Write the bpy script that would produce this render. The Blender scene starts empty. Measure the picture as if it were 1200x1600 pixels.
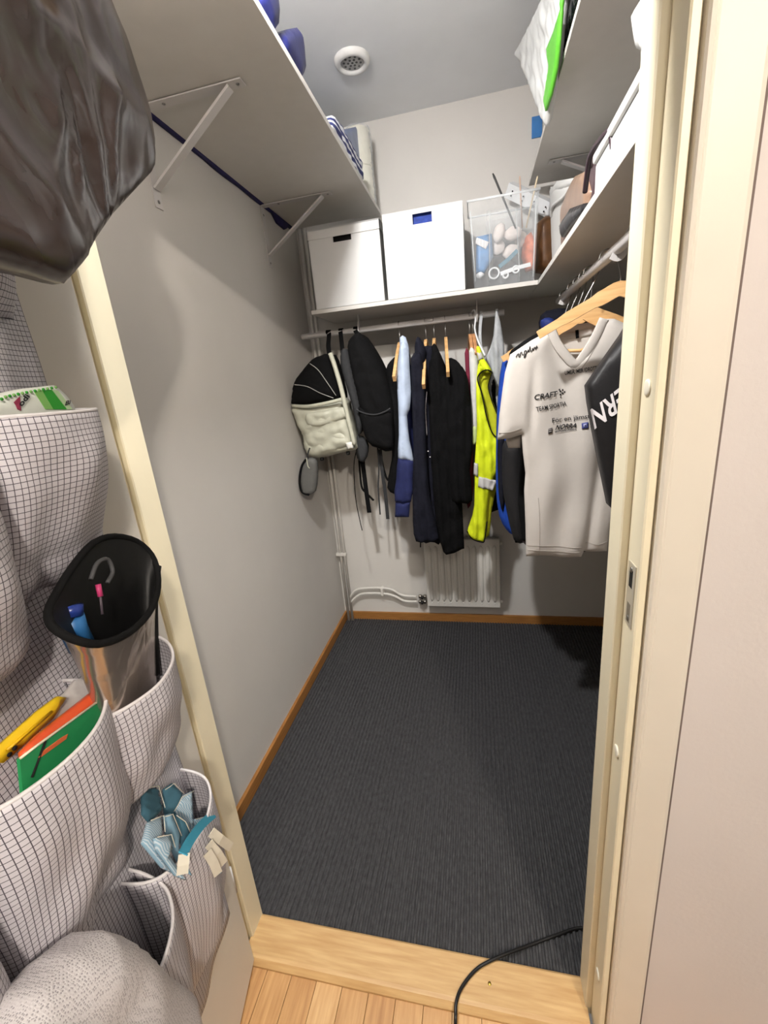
import bpy, bmesh, math, random
import numpy as np
from mathutils import Vector, Matrix, noise
from mathutils.geometry import delaunay_2d_cdt

random.seed(4)
S = bpy.context.scene
COL = S.collection

# ------------------------------------------------------------------ camera
YAW, PITCH, ROLL, FPX = -0.229698, -0.290064, 0.092730, 667.03
CAM = np.array([0.0, 0.0, 1.387])


def cam_axes():
    a, b, c = YAW, PITCH, ROLL
    fwd = np.array([math.sin(a)*math.cos(b), math.cos(a)*math.cos(b), math.sin(b)])
    r = np.array([math.cos(a), -math.sin(a), 0.0])
    d = np.cross(fwd, r)
    return math.cos(c)*r+math.sin(c)*d, -math.sin(c)*r+math.cos(c)*d, fwd


AR, AD, AF = cam_axes()
cd = bpy.data.cameras.new('camera')
cam = bpy.data.objects.new('camera', cd)
COL.objects.link(cam)
cd.sensor_fit = 'VERTICAL'
cd.sensor_height = 24.0
cd.lens = FPX/1600*24.0
cd.clip_start = 0.02
cam.matrix_world = Matrix(((AR[0], -AD[0], -AF[0], CAM[0]), (AR[1], -AD[1], -AF[1], CAM[1]),
                           (AR[2], -AD[2], -AF[2], CAM[2]), (0, 0, 0, 1)))
S.camera = cam

# ------------------------------------------------------------------ world, exposure, hall lamps
S.view_settings.view_transform = 'Standard'
S.view_settings.look = 'None'
S.view_settings.gamma = 1.0
S.view_settings.use_curve_mapping = False
S.view_settings.exposure = 0.68
w = bpy.data.worlds.new('hall_ambient')
S.world = w
w.use_nodes = True
w.node_tree.nodes['Background'].inputs[0].default_value = (1.0, 0.93, 0.86, 1)
w.node_tree.nodes['Background'].inputs[1].default_value = 0.10


def disc_lamp(name, loc, power, color, size, tilt):
    l = bpy.data.lights.new(name, 'AREA')
    l.shape = 'DISK'
    l.size = size
    l.energy = power
    l.color = color
    o = bpy.data.objects.new(name, l)
    COL.objects.link(o)
    o.location = loc
    o.rotation_euler = (tilt, 0, 0)
    return o


def lamp(name, loc, power, color, radius):
    l = bpy.data.lights.new(name, 'POINT')
    l.energy = power
    l.color = color
    l.shadow_soft_size = radius
    o = bpy.data.objects.new(name, l)
    COL.objects.link(o)
    o.location = loc
    return o


HALL_LAMP = (0.82, -1.08, 2.38)
HALL_LAMP_2 = (0.30, -1.00, 2.38)
CLOSET_LAMP = (-0.345, 0.765, 2.30)
lamp('hall_light', HALL_LAMP, 150, (1.0, 0.90, 0.78), 0.05)
lamp('hall_light', HALL_LAMP_2, 22, (1.0, 0.90, 0.78), 0.06)
disc_lamp('closet_light', CLOSET_LAMP, 18, (1.0, 0.985, 0.97), 0.08, math.radians(20))
lamp('added_ceiling_fill', (CLOSET_LAMP[0], CLOSET_LAMP[1]+.03, CLOSET_LAMP[2]-.05), 3.4, (1.0, 0.98, 0.96), 0.04)  # added point light that brightens the ceiling, no fixture of its own


# ------------------------------------------------------------------ measuring: photo pixel -> point on a known plane
def ray(u, v):
    return AR*((u-600)/FPX)+AD*((v-800)/FPX)+AF


def on(u, v, ax, val):
    d = ray(u, v)
    return CAM+d*((val-CAM[ax])/d[ax])


def PY(u, v, y): return on(u, v, 1, y)
def PX(u, v, x): return on(u, v, 0, x)
def PZ(u, v, z): return on(u, v, 2, z)


# door frame of reference: s along the open leaf, n away from its face
H0 = np.array([-.592, .617, 0.0])
DE = np.array([.212, -.977, 0.0]); DE /= np.linalg.norm(DE)
DN = np.array([-DE[1], DE[0], 0.0])


def DW(s, z, n): return H0+DE*s+DN*n+np.array([0, 0, z])


def DP(u, v, n):
    d = ray(u, v)
    return CAM+d*((((H0-CAM)@DN)+n)/(d@DN))


# ------------------------------------------------------------------ materials
def lin(c):
    return tuple((x/255/12.92 if x/255 <= .04045 else ((x/255+.055)/1.055)**2.4) for x in c)+(1.0,)


MATS = {}


def M(name, rgb=(200, 200, 200), rough=.7, var=.06, nscale=30, bump=.0, bscale=200, metallic=0, spec=.4, coord='Object', stretch=(1, 1, 1), alpha=1, emit=0, sheen=0, rgb2=None):
    if name in MATS:
        return MATS[name]
    m = bpy.data.materials.new(name)
    m.use_nodes = True
    nt = m.node_tree
    b = nt.nodes['Principled BSDF']
    b.inputs['Roughness'].default_value = rough
    b.inputs['Metallic'].default_value = metallic
    b.inputs['Specular IOR Level'].default_value = spec
    b.inputs['Alpha'].default_value = alpha
    if sheen:
        b.inputs['Sheen Weight'].default_value = sheen
    tc = nt.nodes.new('ShaderNodeTexCoord')
    mp = nt.nodes.new('ShaderNodeMapping')
    mp.inputs['Scale'].default_value = stretch
    nt.links.new(tc.outputs[coord], mp.inputs[0])
    nz = nt.nodes.new('ShaderNodeTexNoise')
    nz.inputs['Scale'].default_value = nscale
    nz.inputs['Detail'].default_value = 5
    nt.links.new(mp.outputs[0], nz.inputs[0])
    cr = nt.nodes.new('ShaderNodeValToRGB')
    c = lin(rgb)
    if rgb2:
        c0, c1 = lin(rgb2), c
    else:
        c0 = tuple(x*(1-var) for x in c[:3])+(1,)
        c1 = tuple(min(1, x*(1+var)) for x in c[:3])+(1,)
    cr.color_ramp.elements[0].color = c0
    cr.color_ramp.elements[1].color = c1
    cr.color_ramp.elements[0].position = .3
    cr.color_ramp.elements[1].position = .7
    nt.links.new(nz.outputs[0], cr.inputs[0])
    nt.links.new(cr.outputs[0], b.inputs['Base Color'])
    if bump:
        n2 = nt.nodes.new('ShaderNodeTexNoise')
        n2.inputs['Scale'].default_value = bscale
        n2.inputs['Detail'].default_value = 4
        nt.links.new(mp.outputs[0], n2.inputs[0])
        bp = nt.nodes.new('ShaderNodeBump')
        bp.inputs['Strength'].default_value = bump
        bp.inputs['Distance'].default_value = .002
        nt.links.new(n2.outputs[0], bp.inputs['Height'])
        nt.links.new(bp.outputs[0], b.inputs['Normal'])
    if emit:
        b.inputs['Emission Color'].default_value = c
        b.inputs['Emission Strength'].default_value = emit
    MATS[name] = m
    return m


def grid_mat(name, base, line, cell, width, rough=.55):
    """printed fabric: thin dark lines every `cell` metres along the cloth's own UVs"""
    m = bpy.data.materials.new(name)
    m.use_nodes = True
    nt = m.node_tree
    b = nt.nodes['Principled BSDF']
    b.inputs['Roughness'].default_value = rough
    uv = nt.nodes.new('ShaderNodeTexCoord')
    sep = nt.nodes.new('ShaderNodeSeparateXYZ')
    nt.links.new(uv.outputs['UV'], sep.inputs[0])
    outs = []
    for k in (0, 1):
        d = nt.nodes.new('ShaderNodeMath'); d.operation = 'DIVIDE'; d.inputs[1].default_value = cell
        nt.links.new(sep.outputs[k], d.inputs[0])
        f = nt.nodes.new('ShaderNodeMath'); f.operation = 'FRACT'
        nt.links.new(d.outputs[0], f.inputs[0])
        l = nt.nodes.new('ShaderNodeMath'); l.operation = 'LESS_THAN'; l.inputs[1].default_value = width
        nt.links.new(f.outputs[0], l.inputs[0])
        outs.append(l)
    mx = nt.nodes.new('ShaderNodeMath'); mx.operation = 'MAXIMUM'
    nt.links.new(outs[0].outputs[0], mx.inputs[0]); nt.links.new(outs[1].outputs[0], mx.inputs[1])
    mix = nt.nodes.new('ShaderNodeMix'); mix.data_type = 'RGBA'
    mix.inputs[6].default_value = lin(base); mix.inputs[7].default_value = lin(line)
    nt.links.new(mx.outputs[0], mix.inputs[0])
    nt.links.new(mix.outputs[2], b.inputs['Base Color'])
    MATS[name] = m
    return m


def dots_mat(name, base, hole, scale, radius):
    """knitted mesh: small darker holes scattered in a near-regular lattice"""
    m = bpy.data.materials.new(name)
    m.use_nodes = True
    nt = m.node_tree
    b = nt.nodes['Principled BSDF']
    b.inputs['Roughness'].default_value = .8
    tc = nt.nodes.new('ShaderNodeTexCoord')
    v = nt.nodes.new('ShaderNodeTexVoronoi')
    v.inputs['Scale'].default_value = scale
    v.inputs['Randomness'].default_value = .45
    nt.links.new(tc.outputs['Object'], v.inputs['Vector'])
    l = nt.nodes.new('ShaderNodeMath'); l.operation = 'LESS_THAN'; l.inputs[1].default_value = radius
    nt.links.new(v.outputs['Distance'], l.inputs[0])
    mix = nt.nodes.new('ShaderNodeMix'); mix.data_type = 'RGBA'
    mix.inputs[6].default_value = lin(base); mix.inputs[7].default_value = lin(hole)
    nt.links.new(l.outputs[0], mix.inputs[0])
    nt.links.new(mix.outputs[2], b.inputs['Base Color'])
    bp_ = nt.nodes.new('ShaderNodeBump'); bp_.inputs['Strength'].default_value = .4; bp_.inputs['Distance'].default_value = .001
    nt.links.new(v.outputs['Distance'], bp_.inputs['Height']); nt.links.new(bp_.outputs[0], b.inputs['Normal'])
    MATS[name] = m
    return m


def stripe_mat(name, c0, c1, period, axis=0, duty=.5, rough=.8):
    m = bpy.data.materials.new(name)
    m.use_nodes = True
    nt = m.node_tree
    b = nt.nodes['Principled BSDF']
    b.inputs['Roughness'].default_value = rough
    uv = nt.nodes.new('ShaderNodeTexCoord')
    sep = nt.nodes.new('ShaderNodeSeparateXYZ')
    nt.links.new(uv.outputs['UV'], sep.inputs[0])
    d = nt.nodes.new('ShaderNodeMath'); d.operation = 'DIVIDE'; d.inputs[1].default_value = period
    nt.links.new(sep.outputs[axis], d.inputs[0])
    f = nt.nodes.new('ShaderNodeMath'); f.operation = 'FRACT'
    nt.links.new(d.outputs[0], f.inputs[0])
    l = nt.nodes.new('ShaderNodeMath'); l.operation = 'LESS_THAN'; l.inputs[1].default_value = duty
    nt.links.new(f.outputs[0], l.inputs[0])
    mix = nt.nodes.new('ShaderNodeMix'); mix.data_type = 'RGBA'
    mix.inputs[6].default_value = lin(c0); mix.inputs[7].default_value = lin(c1)
    nt.links.new(l.outputs[0], mix.inputs[0])
    nt.links.new(mix.outputs[2], b.inputs['Base Color'])
    MATS[name] = m
    return m


def clear_mat(name, tint=(235, 240, 242), amount=.2, rough=.15):
    """thin clear plastic"""
    m = bpy.data.materials.new(name)
    m.use_nodes = True
    nt = m.node_tree
    nt.nodes.remove(nt.nodes['Principled BSDF'])
    out = nt.nodes['Material Output']
    tr = nt.nodes.new('ShaderNodeBsdfTransparent')
    gl = nt.nodes.new('ShaderNodeBsdfPrincipled')
    gl.inputs['Base Color'].default_value = lin(tint)
    gl.inputs['Roughness'].default_value = rough
    lw = nt.nodes.new('ShaderNodeLayerWeight'); lw.inputs[0].default_value = .25
    nz = nt.nodes.new('ShaderNodeTexNoise'); nz.inputs['Scale'].default_value = 14
    ad = nt.nodes.new('ShaderNodeMath'); ad.operation = 'MULTIPLY_ADD'
    ad.inputs[1].default_value = .1; ad.inputs[2].default_value = amount-.05
    nt.links.new(nz.outputs[0], ad.inputs[0])
    a2 = nt.nodes.new('ShaderNodeMath'); a2.operation = 'MULTIPLY_ADD'
    a2.inputs[1].default_value = .45
    nt.links.new(lw.outputs['Facing'], a2.inputs[0]); nt.links.new(ad.outputs[0], a2.inputs[2])
    mx = nt.nodes.new('ShaderNodeMixShader')
    nt.links.new(a2.outputs[0], mx.inputs[0])
    nt.links.new(tr.outputs[0], mx.inputs[1]); nt.links.new(gl.outputs[0], mx.inputs[2])
    nt.links.new(mx.outputs[0], out.inputs['Surface'])
    MATS[name] = m
    return m


def carpet_mat():
    m = bpy.data.materials.new('ribbed_carpet')
    m.use_nodes = True
    nt = m.node_tree
    b = nt.nodes['Principled BSDF']
    b.inputs['Roughness'].default_value = .95
    b.inputs['Specular IOR Level'].default_value = .15
    tc = nt.nodes.new('ShaderNodeTexCoord')
    mp = nt.nodes.new('ShaderNodeMapping'); mp.inputs['Scale'].default_value = (1, .45, 1)
    nt.links.new(tc.outputs['Object'], mp.inputs[0])
    n1 = nt.nodes.new('ShaderNodeTexNoise'); n1.inputs['Scale'].default_value = 130; n1.inputs['Detail'].default_value = 3
    n2 = nt.nodes.new('ShaderNodeTexNoise'); n2.inputs['Scale'].default_value = 900; n2.inputs['Detail'].default_value = 2
    nt.links.new(mp.outputs[0], n1.inputs[0]); nt.links.new(tc.outputs['Object'], n2.inputs[0])
    ad = nt.nodes.new('ShaderNodeMath'); ad.operation = 'MULTIPLY_ADD'; ad.inputs[1].default_value = .55
    nt.links.new(n2.outputs[0], ad.inputs[0])
    ml = nt.nodes.new('ShaderNodeMath'); ml.operation = 'MULTIPLY'; ml.inputs[1].default_value = .40
    nt.links.new(n1.outputs[0], ml.inputs[0]); nt.links.new(ml.outputs[0], ad.inputs[2])
    cr = nt.nodes.new('ShaderNodeValToRGB')
    cr.color_ramp.elements[0].color = lin((41, 41, 43)); cr.color_ramp.elements[0].position = .30
    cr.color_ramp.elements[1].color = lin((83, 83, 85)); cr.color_ramp.elements[1].position = .64
    nt.links.new(ad.outputs[0], cr.inputs[0])
    nt.links.new(cr.outputs[0], b.inputs['Base Color'])
    bp = nt.nodes.new('ShaderNodeBump'); bp.inputs['Strength'].default_value = .7; bp.inputs['Distance'].default_value = .003
    nt.links.new(ad.outputs[0], bp.inputs['Height']); nt.links.new(bp.outputs[0], b.inputs['Normal'])
    MATS['ribbed_carpet'] = m
    return m


def crumple_mat(name, rgb, rgb2, rough, bump, scale, spec=.5):
    """creased plastic film"""
    m = M(name, rgb, rough, rgb2=rgb2, nscale=9, spec=spec)
    nt = m.node_tree
    b = nt.nodes['Principled BSDF']
    tc = nt.nodes['Texture Coordinate']
    v = nt.nodes.new('ShaderNodeTexVoronoi'); v.feature = 'DISTANCE_TO_EDGE'; v.inputs['Scale'].default_value = scale
    nz = nt.nodes.new('ShaderNodeTexNoise'); nz.inputs['Scale'].default_value = scale*.7; nz.inputs['Distortion'].default_value = 1.4
    nt.links.new(tc.outputs['Object'], nz.inputs[0])
    nt.links.new(nz.outputs['Color'], v.inputs['Vector'])
    nt.links.new(tc.outputs['Object'], v.inputs['Vector'])
    ad = nt.nodes.new('ShaderNodeMath'); ad.operation = 'ADD'
    nt.links.new(v.outputs[0], ad.inputs[0]); nt.links.new(nz.outputs[0], ad.inputs[1])
    bp = nt.nodes.new('ShaderNodeBump'); bp.inputs['Strength'].default_value = bump; bp.inputs['Distance'].default_value = .02
    nt.links.new(ad.outputs[0], bp.inputs['Height']); nt.links.new(bp.outputs[0], b.inputs['Normal'])
    return m


wall_m = M('wall_paint', (205, 202, 197), .85, .015, 6, .12, 260)
hallwall_m = M('hall_wall_paint', (214, 205, 200), .8, .015, 5, .25, 120)
ceil_m = M('ceiling_paint', (228, 231, 234), .9, .02, 8, .1, 300)
frame_m = M('cream_frame_paint', (234, 224, 196), .42, .02, 12, .03, 90)
door_m = M('door_paint', (214, 208, 198), .45, .015, 10, .03, 90)
oak_m = M('oak', (204, 170, 120), .45, nscale=7, rgb2=(182, 144, 94), stretch=(1.2, 14, 14), bump=.08, bscale=40)
oaky_m = M('oak_plank', (198, 157, 106), .42, nscale=7, rgb2=(170, 126, 78), stretch=(14, 1.2, 14), bump=.08, bscale=40)
base_m = M('baseboard_oak', (168, 118, 62), .5, nscale=8, rgb2=(138, 92, 45), stretch=(1.5, 1.5, 25), bump=.05, bscale=40)
shelf_m = M('shelf_white', (206, 203, 197), .5, .02, 20, .02, 200)
steel_m = M('bracket_white', (205, 202, 200), .4, .02, 30)
white_m = M('box_white', (210, 210, 208), .55, .01, 20)
dark_m = M('dark_void', (18, 17, 16), .9, .1, 30)
wood_m = M('hanger_wood', (222, 182, 128), .5, nscale=8, rgb2=(196, 150, 96), stretch=(1, 1, 12))
wire_m = M('hook_steel', (150, 148, 145), .3, .05, 50, metallic=1)
grid_m = grid_mat('checked_fabric', (206, 202, 208), (74, 68, 78), .0060, .12)
bind_m = M('white_binding', (226, 222, 224), .6, .04, 60)
black_m = M('black_cloth', (15, 15, 16), .95, .15, 60, .15, 500, spec=.12)
navy_m = M('navy_cloth', (23, 24, 34), .9, .12, 60, .15, 500, spec=.15)
char_m = M('charcoal_cloth', (42, 43, 45), .85, .12, 60, .2, 400)
blackp_m = M('black_plastic', (20, 20, 21), .35, .1, 40)


# ------------------------------------------------------------------ object helpers
def tag(o, label=None, cat=None, group=None, kind=None):
    if label: o['label'] = label
    if cat: o['category'] = cat
    if group: o['group'] = group
    if kind: o['kind'] = kind
    return o


def thing(name, label, cat, loc=(0, 0, 0), group=None):
    o = bpy.data.objects.new(name, None)
    o.empty_display_size = .05
    COL.objects.link(o)
    o.location = Vector(loc)
    o.matrix_world = Matrix.Translation(Vector(loc))
    return tag(o, label, cat, group)


def place(name, me, mat, parent=None, smooth=False):
    o = bpy.data.objects.new(name, me)
    COL.objects.link(o)
    if mat and not me.materials:
        me.materials.append(mat)
    if smooth:
        me.polygons.foreach_set('use_smooth', [True]*len(me.polygons))
    if parent:
        root = parent
        off = Vector((0, 0, 0))
        while root:
            off += root.location
            root = root.parent
        o.parent = parent
        me.transform(Matrix.Translation(-off))
    return o


def mesh(name, verts, faces, mat, parent=None, smooth=False, uvs=None):
    me = bpy.data.meshes.new(name)
    me.from_pydata([tuple(map(float, v)) for v in verts], [], faces)
    if uvs is not None:
        l = me.uv_layers.new(name='UVMap')
        idx = np.zeros(len(me.loops), dtype=np.int32)
        me.loops.foreach_get('vertex_index', idx)
        l.data.foreach_set('uv', np.asarray(uvs, dtype=np.float32)[idx].ravel())
    me.validate()
    me.update()
    return place(name, me, mat, parent, smooth)


def bm_obj(name, bm, mat, parent=None, smooth=False):
    me = bpy.data.meshes.new(name)
    bmesh.ops.recalc_face_normals(bm, faces=bm.faces)
    bm.to_mesh(me)
    bm.free()
    return place(name, me, mat, parent, smooth)


def add_box(bm, x0, x1, y0, y1, z0, z1, bev=0):
    r = bmesh.ops.create_cube(bm, size=1)
    vs = r['verts']
    bmesh.ops.scale(bm, vec=(x1-x0, y1-y0, z1-z0), verts=vs)
    bmesh.ops.translate(bm, vec=((x0+x1)/2, (y0+y1)/2, (z0+z1)/2), verts=vs)
    if bev:
        es = list({e for v in vs for e in v.link_edges})
        bmesh.ops.bevel(bm, geom=es, offset=bev, segments=2, affect='EDGES', profile=.5)


def box(name, x0, x1, y0, y1, z0, z1, mat, parent=None, bev=0):
    bm = bmesh.new()
    add_box(bm, x0, x1, y0, y1, z0, z1, bev)
    return bm_obj(name, bm, mat, parent)


def catmull(p, k=4, closed=False):
    p = [np.asarray(q, float) for q in p]
    n = len(p)
    out = []
    for i in range(n if closed else n-1):
        if closed:
            a, b, c, d = p[i-1], p[i], p[(i+1) % n], p[(i+2) % n]
        else:
            a, b, c, d = p[max(i-1, 0)], p[i], p[i+1], p[min(i+2, n-1)]
        for j in range(k):
            t = j/k
            out.append(.5*((2*b)+(c-a)*t+(2*a-5*b+4*c-d)*t*t+(3*b-a-3*c+d)*t**3))
    if not closed:
        out.append(p[-1])
    return out


def sweep(name, pts, prof, mat, parent=None, closed=False, up=None, smooth=True, scale=None):
    """sweep a closed 2D profile along a 3D path"""
    pts = [np.asarray(p, float) for p in pts]
    n = len(pts)
    verts, faces = [], []
    nrm = None
    for i in range(n):
        if closed:
            t = pts[(i+1) % n]-pts[i-1]
        else:
            t = pts[min(i+1, n-1)]-pts[max(i-1, 0)]
        t = t/(np.linalg.norm(t)+1e-12)
        if up is not None:
            s = np.cross(np.asarray(up, float), t)
            if np.linalg.norm(s) < 1e-6: s = np.cross([1, 0.1, 0], t)
            s /= np.linalg.norm(s)
        else:
            if nrm is None:
                h = np.array([0, 0, 1.]) if abs(t[2]) < .9 else np.array([1., 0, 0])
                s = np.cross(h, t)
            else:
                s = nrm-t*(nrm@t)
            s /= np.linalg.norm(s)
            nrm = s
        b = np.cross(t, s)
        k = 1 if scale is None else scale[min(i, len(scale)-1)]
        for a, c in prof:
            verts.append(pts[i]+s*a*k+b*c*k)
    m = len(prof)
    for i in range(n if closed else n-1):
        for j in range(m):
            j2 = (j+1) % m
            i2 = (i+1) % n
            faces.append((i*m+j, i*m+j2, i2*m+j2, i2*m+j))
    if not closed:
        faces.append(tuple(range(m))[::-1])
        faces.append(tuple((n-1)*m+j for j in range(m)))
    return mesh(name, verts, faces, mat, parent, smooth)


def circ(r, k=8): return [(r*math.cos(2*math.pi*i/k), r*math.sin(2*math.pi*i/k)) for i in range(k)]
def rect(a, b): return [(-a/2, -b/2), (a/2, -b/2), (a/2, b/2), (-a/2, b/2)]


def tube(name, pts, r, mat, parent=None, closed=False, k=8, scale=None):
    return sweep(name, pts, circ(r, k), mat, parent, closed, scale=scale)


def lathe(name, prof, loc, mat, parent=None, k=24, axis='z', cap=True):
    """prof: list of (radius, height)"""
    vs, fs = [], []
    for r, h in prof:
        for i in range(k):
            a = 2*math.pi*i/k
            c, s = r*math.cos(a), r*math.sin(a)
            vs.append({'z': (c, s, h), 'y': (c, h, s), 'x': (h, c, s)}[axis])
    for i in range(len(prof)-1):
        for j in range(k):
            fs.append((i*k+j, i*k+(j+1) % k, (i+1)*k+(j+1) % k, (i+1)*k+j))
    if cap:
        fs.append(tuple(range(k))[::-1])
        fs.append(tuple((len(prof)-1)*k+j for j in range(k)))
    vs = [np.array(v)+np.asarray(loc, float) for v in vs]
    o = mesh(name, vs, fs, mat, parent, True)
    return o


def fold(ax=0.0, az=1.0, amp=.006, freq=22, seed=0, namp=.004, nfreq=7):
    """cloth folds: ridges running mostly down, broken up by noise"""
    def f(x, z):
        q = noise.noise(Vector((x*3+seed, z*1.7, seed)))
        v = amp*math.sin((x+ax*z)*freq*2*math.pi/1.0*.16+q*4+seed)
        v += amp*.6*math.sin((x-ax*z*.6)*freq*.37+q*5+seed*2)
        v += namp*noise.noise(Vector((x*nfreq, z*nfreq*.45, seed+5)))*1.6
        return v
    return f


def vol(name, pts, mat, parent=None, n=(0, -1, 0), thick=.05, bdir=None, bulge=.02, bback=None, w=.05, res=.015, wr=None, rnd=0, smooth=True):
    """a body with the given outline: puffed front, real thickness, puffed back"""
    pts = np.array([np.asarray(p, float) for p in pts])
    n = np.asarray(n, float); n /= np.linalg.norm(n)
    z = np.array([0, 0, 1.]) if abs(n[2]) < .95 else np.array([0, 1., 0])
    ex = np.cross(z, n); ex /= np.linalg.norm(ex)
    ey = np.cross(n, ex)
    O = pts.mean(0)
    p2 = [np.array([(p-O)@ex, (p-O)@ey]) for p in pts]
    if rnd:
        p2 = catmull(p2, rnd, True)
    # resample
    bd = []
    for i in range(len(p2)):
        a, b = p2[i], p2[(i+1) % len(p2)]
        k = max(1, int(math.ceil(np.linalg.norm(b-a)/res)))
        for j in range(k):
            bd.append(a+(b-a)*j/k)
    bd = np.array(bd)
    area = .5*np.sum(bd[:, 0]*np.roll(bd[:, 1], -1)-np.roll(bd[:, 0], -1)*bd[:, 1])
    if area < 0:
        bd = bd[::-1].copy()
    A = bd; B = np.roll(bd, -1, 0); AB = B-A; L2 = (AB**2).sum(1)+1e-15

    def dist(q):
        q = np.atleast_2d(q)
        t = np.clip(((q[:, None, :]-A[None])*AB[None]).sum(2)/L2[None], 0, 1)
        c = A[None]+AB[None]*t[..., None]
        return np.sqrt(((q[:, None, :]-c)**2).sum(2)).min(1)

    def inside(q):
        x, y = q[:, 0][:, None], q[:, 1][:, None]
        c = (A[None, :, 1] > y) != (B[None, :, 1] > y)
        with np.errstate(divide='ignore', invalid='ignore'):
            xi = A[None, :, 0]+(y-A[None, :, 1])*AB[None, :, 0]/(AB[None, :, 1]+1e-15)
        return ((c & (x < xi)).sum(1) % 2) == 1
    mn, mxx = bd.min(0), bd.max(0)
    g = []
    yy = mn[1]
    row = 0
    while yy < mxx[1]:
        xx = mn[0]+(row % 2)*res*.5
        while xx < mxx[0]:
            g.append((xx, yy)); xx += res
        yy += res*.87; row += 1
    g = np.array(g) if g else np.zeros((0, 2))
    if len(g):
        keep = inside(g) & (dist(g) > res*.55)
        g = g[keep]
    allp = np.vstack([bd, g]) if len(g) else bd
    vv, ee, ff, *_ = delaunay_2d_cdt([Vector(p) for p in allp], [], [list(range(len(bd)))], 1, 1e-7)
    v2 = np.array([(v.x, v.y) for v in vv])
    if bback is None: bback = bulge

    def prof(q):
        d = np.clip(dist(q)/w, 0, 1)
        return np.sqrt(np.clip(1-(1-d)**2, 0, 1))
    pr = prof(v2)
    fr = np.array([bulge*pr[i]+(wr(v2[i, 0]+O[0], v2[i, 1]+O[2])*pr[i] if wr else 0) for i in range(len(v2))])
    bdir = -n if bdir is None else np.asarray(bdir, float)
    F = O+v2[:, :1]*ex+v2[:, 1:]*ey+fr[:, None]*n
    Bk = O+v2[:, :1]*ex+v2[:, 1:]*ey+bdir*thick-(bback*pr)[:, None]*n
    N = len(v2)
    faces = []
    cnt = {}
    for f in ff:
        a, b, c = [v2[i] for i in f[:3]]
        if (b[0]-a[0])*(c[1]-a[1])-(b[1]-a[1])*(c[0]-a[0]) < 0:
            f = f[::-1]
        faces.append(tuple(f))
        faces.append(tuple(i+N for i in f[::-1]))
        for i in range(len(f)):
            cnt.setdefault((f[i], f[(i+1) % len(f)]), 0)
            cnt[(f[i], f[(i+1) % len(f)])] += 1
    for (a, b) in list(cnt):
        if (b, a) not in cnt:
            faces.append((b, a, a+N, b+N))
    uv = np.vstack([v2, v2])
    o = mesh(name, np.vstack([F, Bk]), faces, mat, parent, smooth, uvs=uv)

    def surf(p, off=.002):
        q = np.array([[(np.asarray(p)-O)@ex, (np.asarray(p)-O)@ey]])
        k = prof(q)[0]
        h = bulge*k+(wr(q[0, 0]+O[0], q[0, 1]+O[2])*k if wr else 0)
        return O+q[0, 0]*ex+q[0, 1]*ey+n*(h+off)
    o_surf[o.name] = surf
    return o


o_surf = {}
FONT_CACHE = {}


def text_part(name, txt, surf, to3d, u0, v0, adv, up, mat, parent, bold=.0, slant=0, thick=None):
    """lettering printed on a surface: each glyph mesh is laid onto the cloth"""
    cu = bpy.data.curves.new('lettering', 'FONT')
    cu.body = txt
    cu.offset = bold
    cu.resolution_u = 3
    cu.shear = slant
    tmp = bpy.data.objects.new('lettering', cu)
    COL.objects.link(tmp)
    dg = bpy.context.evaluated_depsgraph_get()
    me = bpy.data.meshes.new_from_object(tmp.evaluated_get(dg))
    bpy.data.objects.remove(tmp)
    bm = bmesh.new(); bm.from_mesh(me)
    bmesh.ops.triangulate(bm, faces=bm.faces)
    bmesh.ops.subdivide_edges(bm, edges=[e for e in bm.edges if e.calc_length() > .25], cuts=2)
    bm.to_mesh(me); bm.free()
    xs = [v.co.x for v in me.vertices]
    W = max(xs)-min(xs); x0 = min(xs)
    H = .69
    for v in me.vertices:
        a, b = (v.co.x-x0)/W, v.co.y/H
        p = to3d(u0+adv[0]*a+up[0]*b, v0+adv[1]*a+up[1]*b)
        v.co = Vector(surf(p))
    me.materials.clear()
    return place(name, me, mat, parent)

def decal(name, quad, surf, to3d, mat, parent, off=.003, nu=10, nv=5):
    """a printed or sewn-on patch that follows the cloth under it; quad: four pixel corners, clockwise"""
    V, F, UV = [], [], []
    q = [np.array(p, float) for p in quad]
    for lay in (0, 1):
        for j in range(nv+1):
            for i in range(nu+1):
                a, b = i/nu, j/nv
                p = (q[0]*(1-a)+q[1]*a)*(1-b)+(q[3]*(1-a)+q[2]*a)*b
                V.append(surf(to3d(p[0], p[1]), off-lay*.0012)); UV.append((a*.1, b*.1))
    n = (nu+1)*(nv+1)
    for j in range(nv):
        for i in range(nu):
            a = j*(nu+1)+i
            F.append((a, a+nu+1, a+nu+2, a+1)); F.append((n+a, n+a+1, n+a+nu+2, n+a+nu+1))
    ring = [i for i in range(nu+1)]+[j*(nu+1)+nu for j in range(1, nv+1)]+[nv*(nu+1)+i for i in range(nu-1, -1, -1)]+[j*(nu+1) for j in range(nv-1, 0, -1)]
    for k in range(len(ring)):
        a, b = ring[k], ring[(k+1) % len(ring)]
        F.append((a, b, b+n, a+n))
    return mesh(name, V, F, mat, parent, True, UV)


# ================================================================== THE ROOM
LW, RW, BW, CEIL = -.836, .665, 2.262, 2.5     # closet: left wall, right wall, back wall, ceiling
FY, IY = .606, .703                            # hall face and closet face of the front wall
JL, JR = -.614, .203                           # door opening
HD = 1.957                                     # underside of the head jamb


def struct(o, label):
    return tag(o, label, None, None, 'structure')


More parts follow.
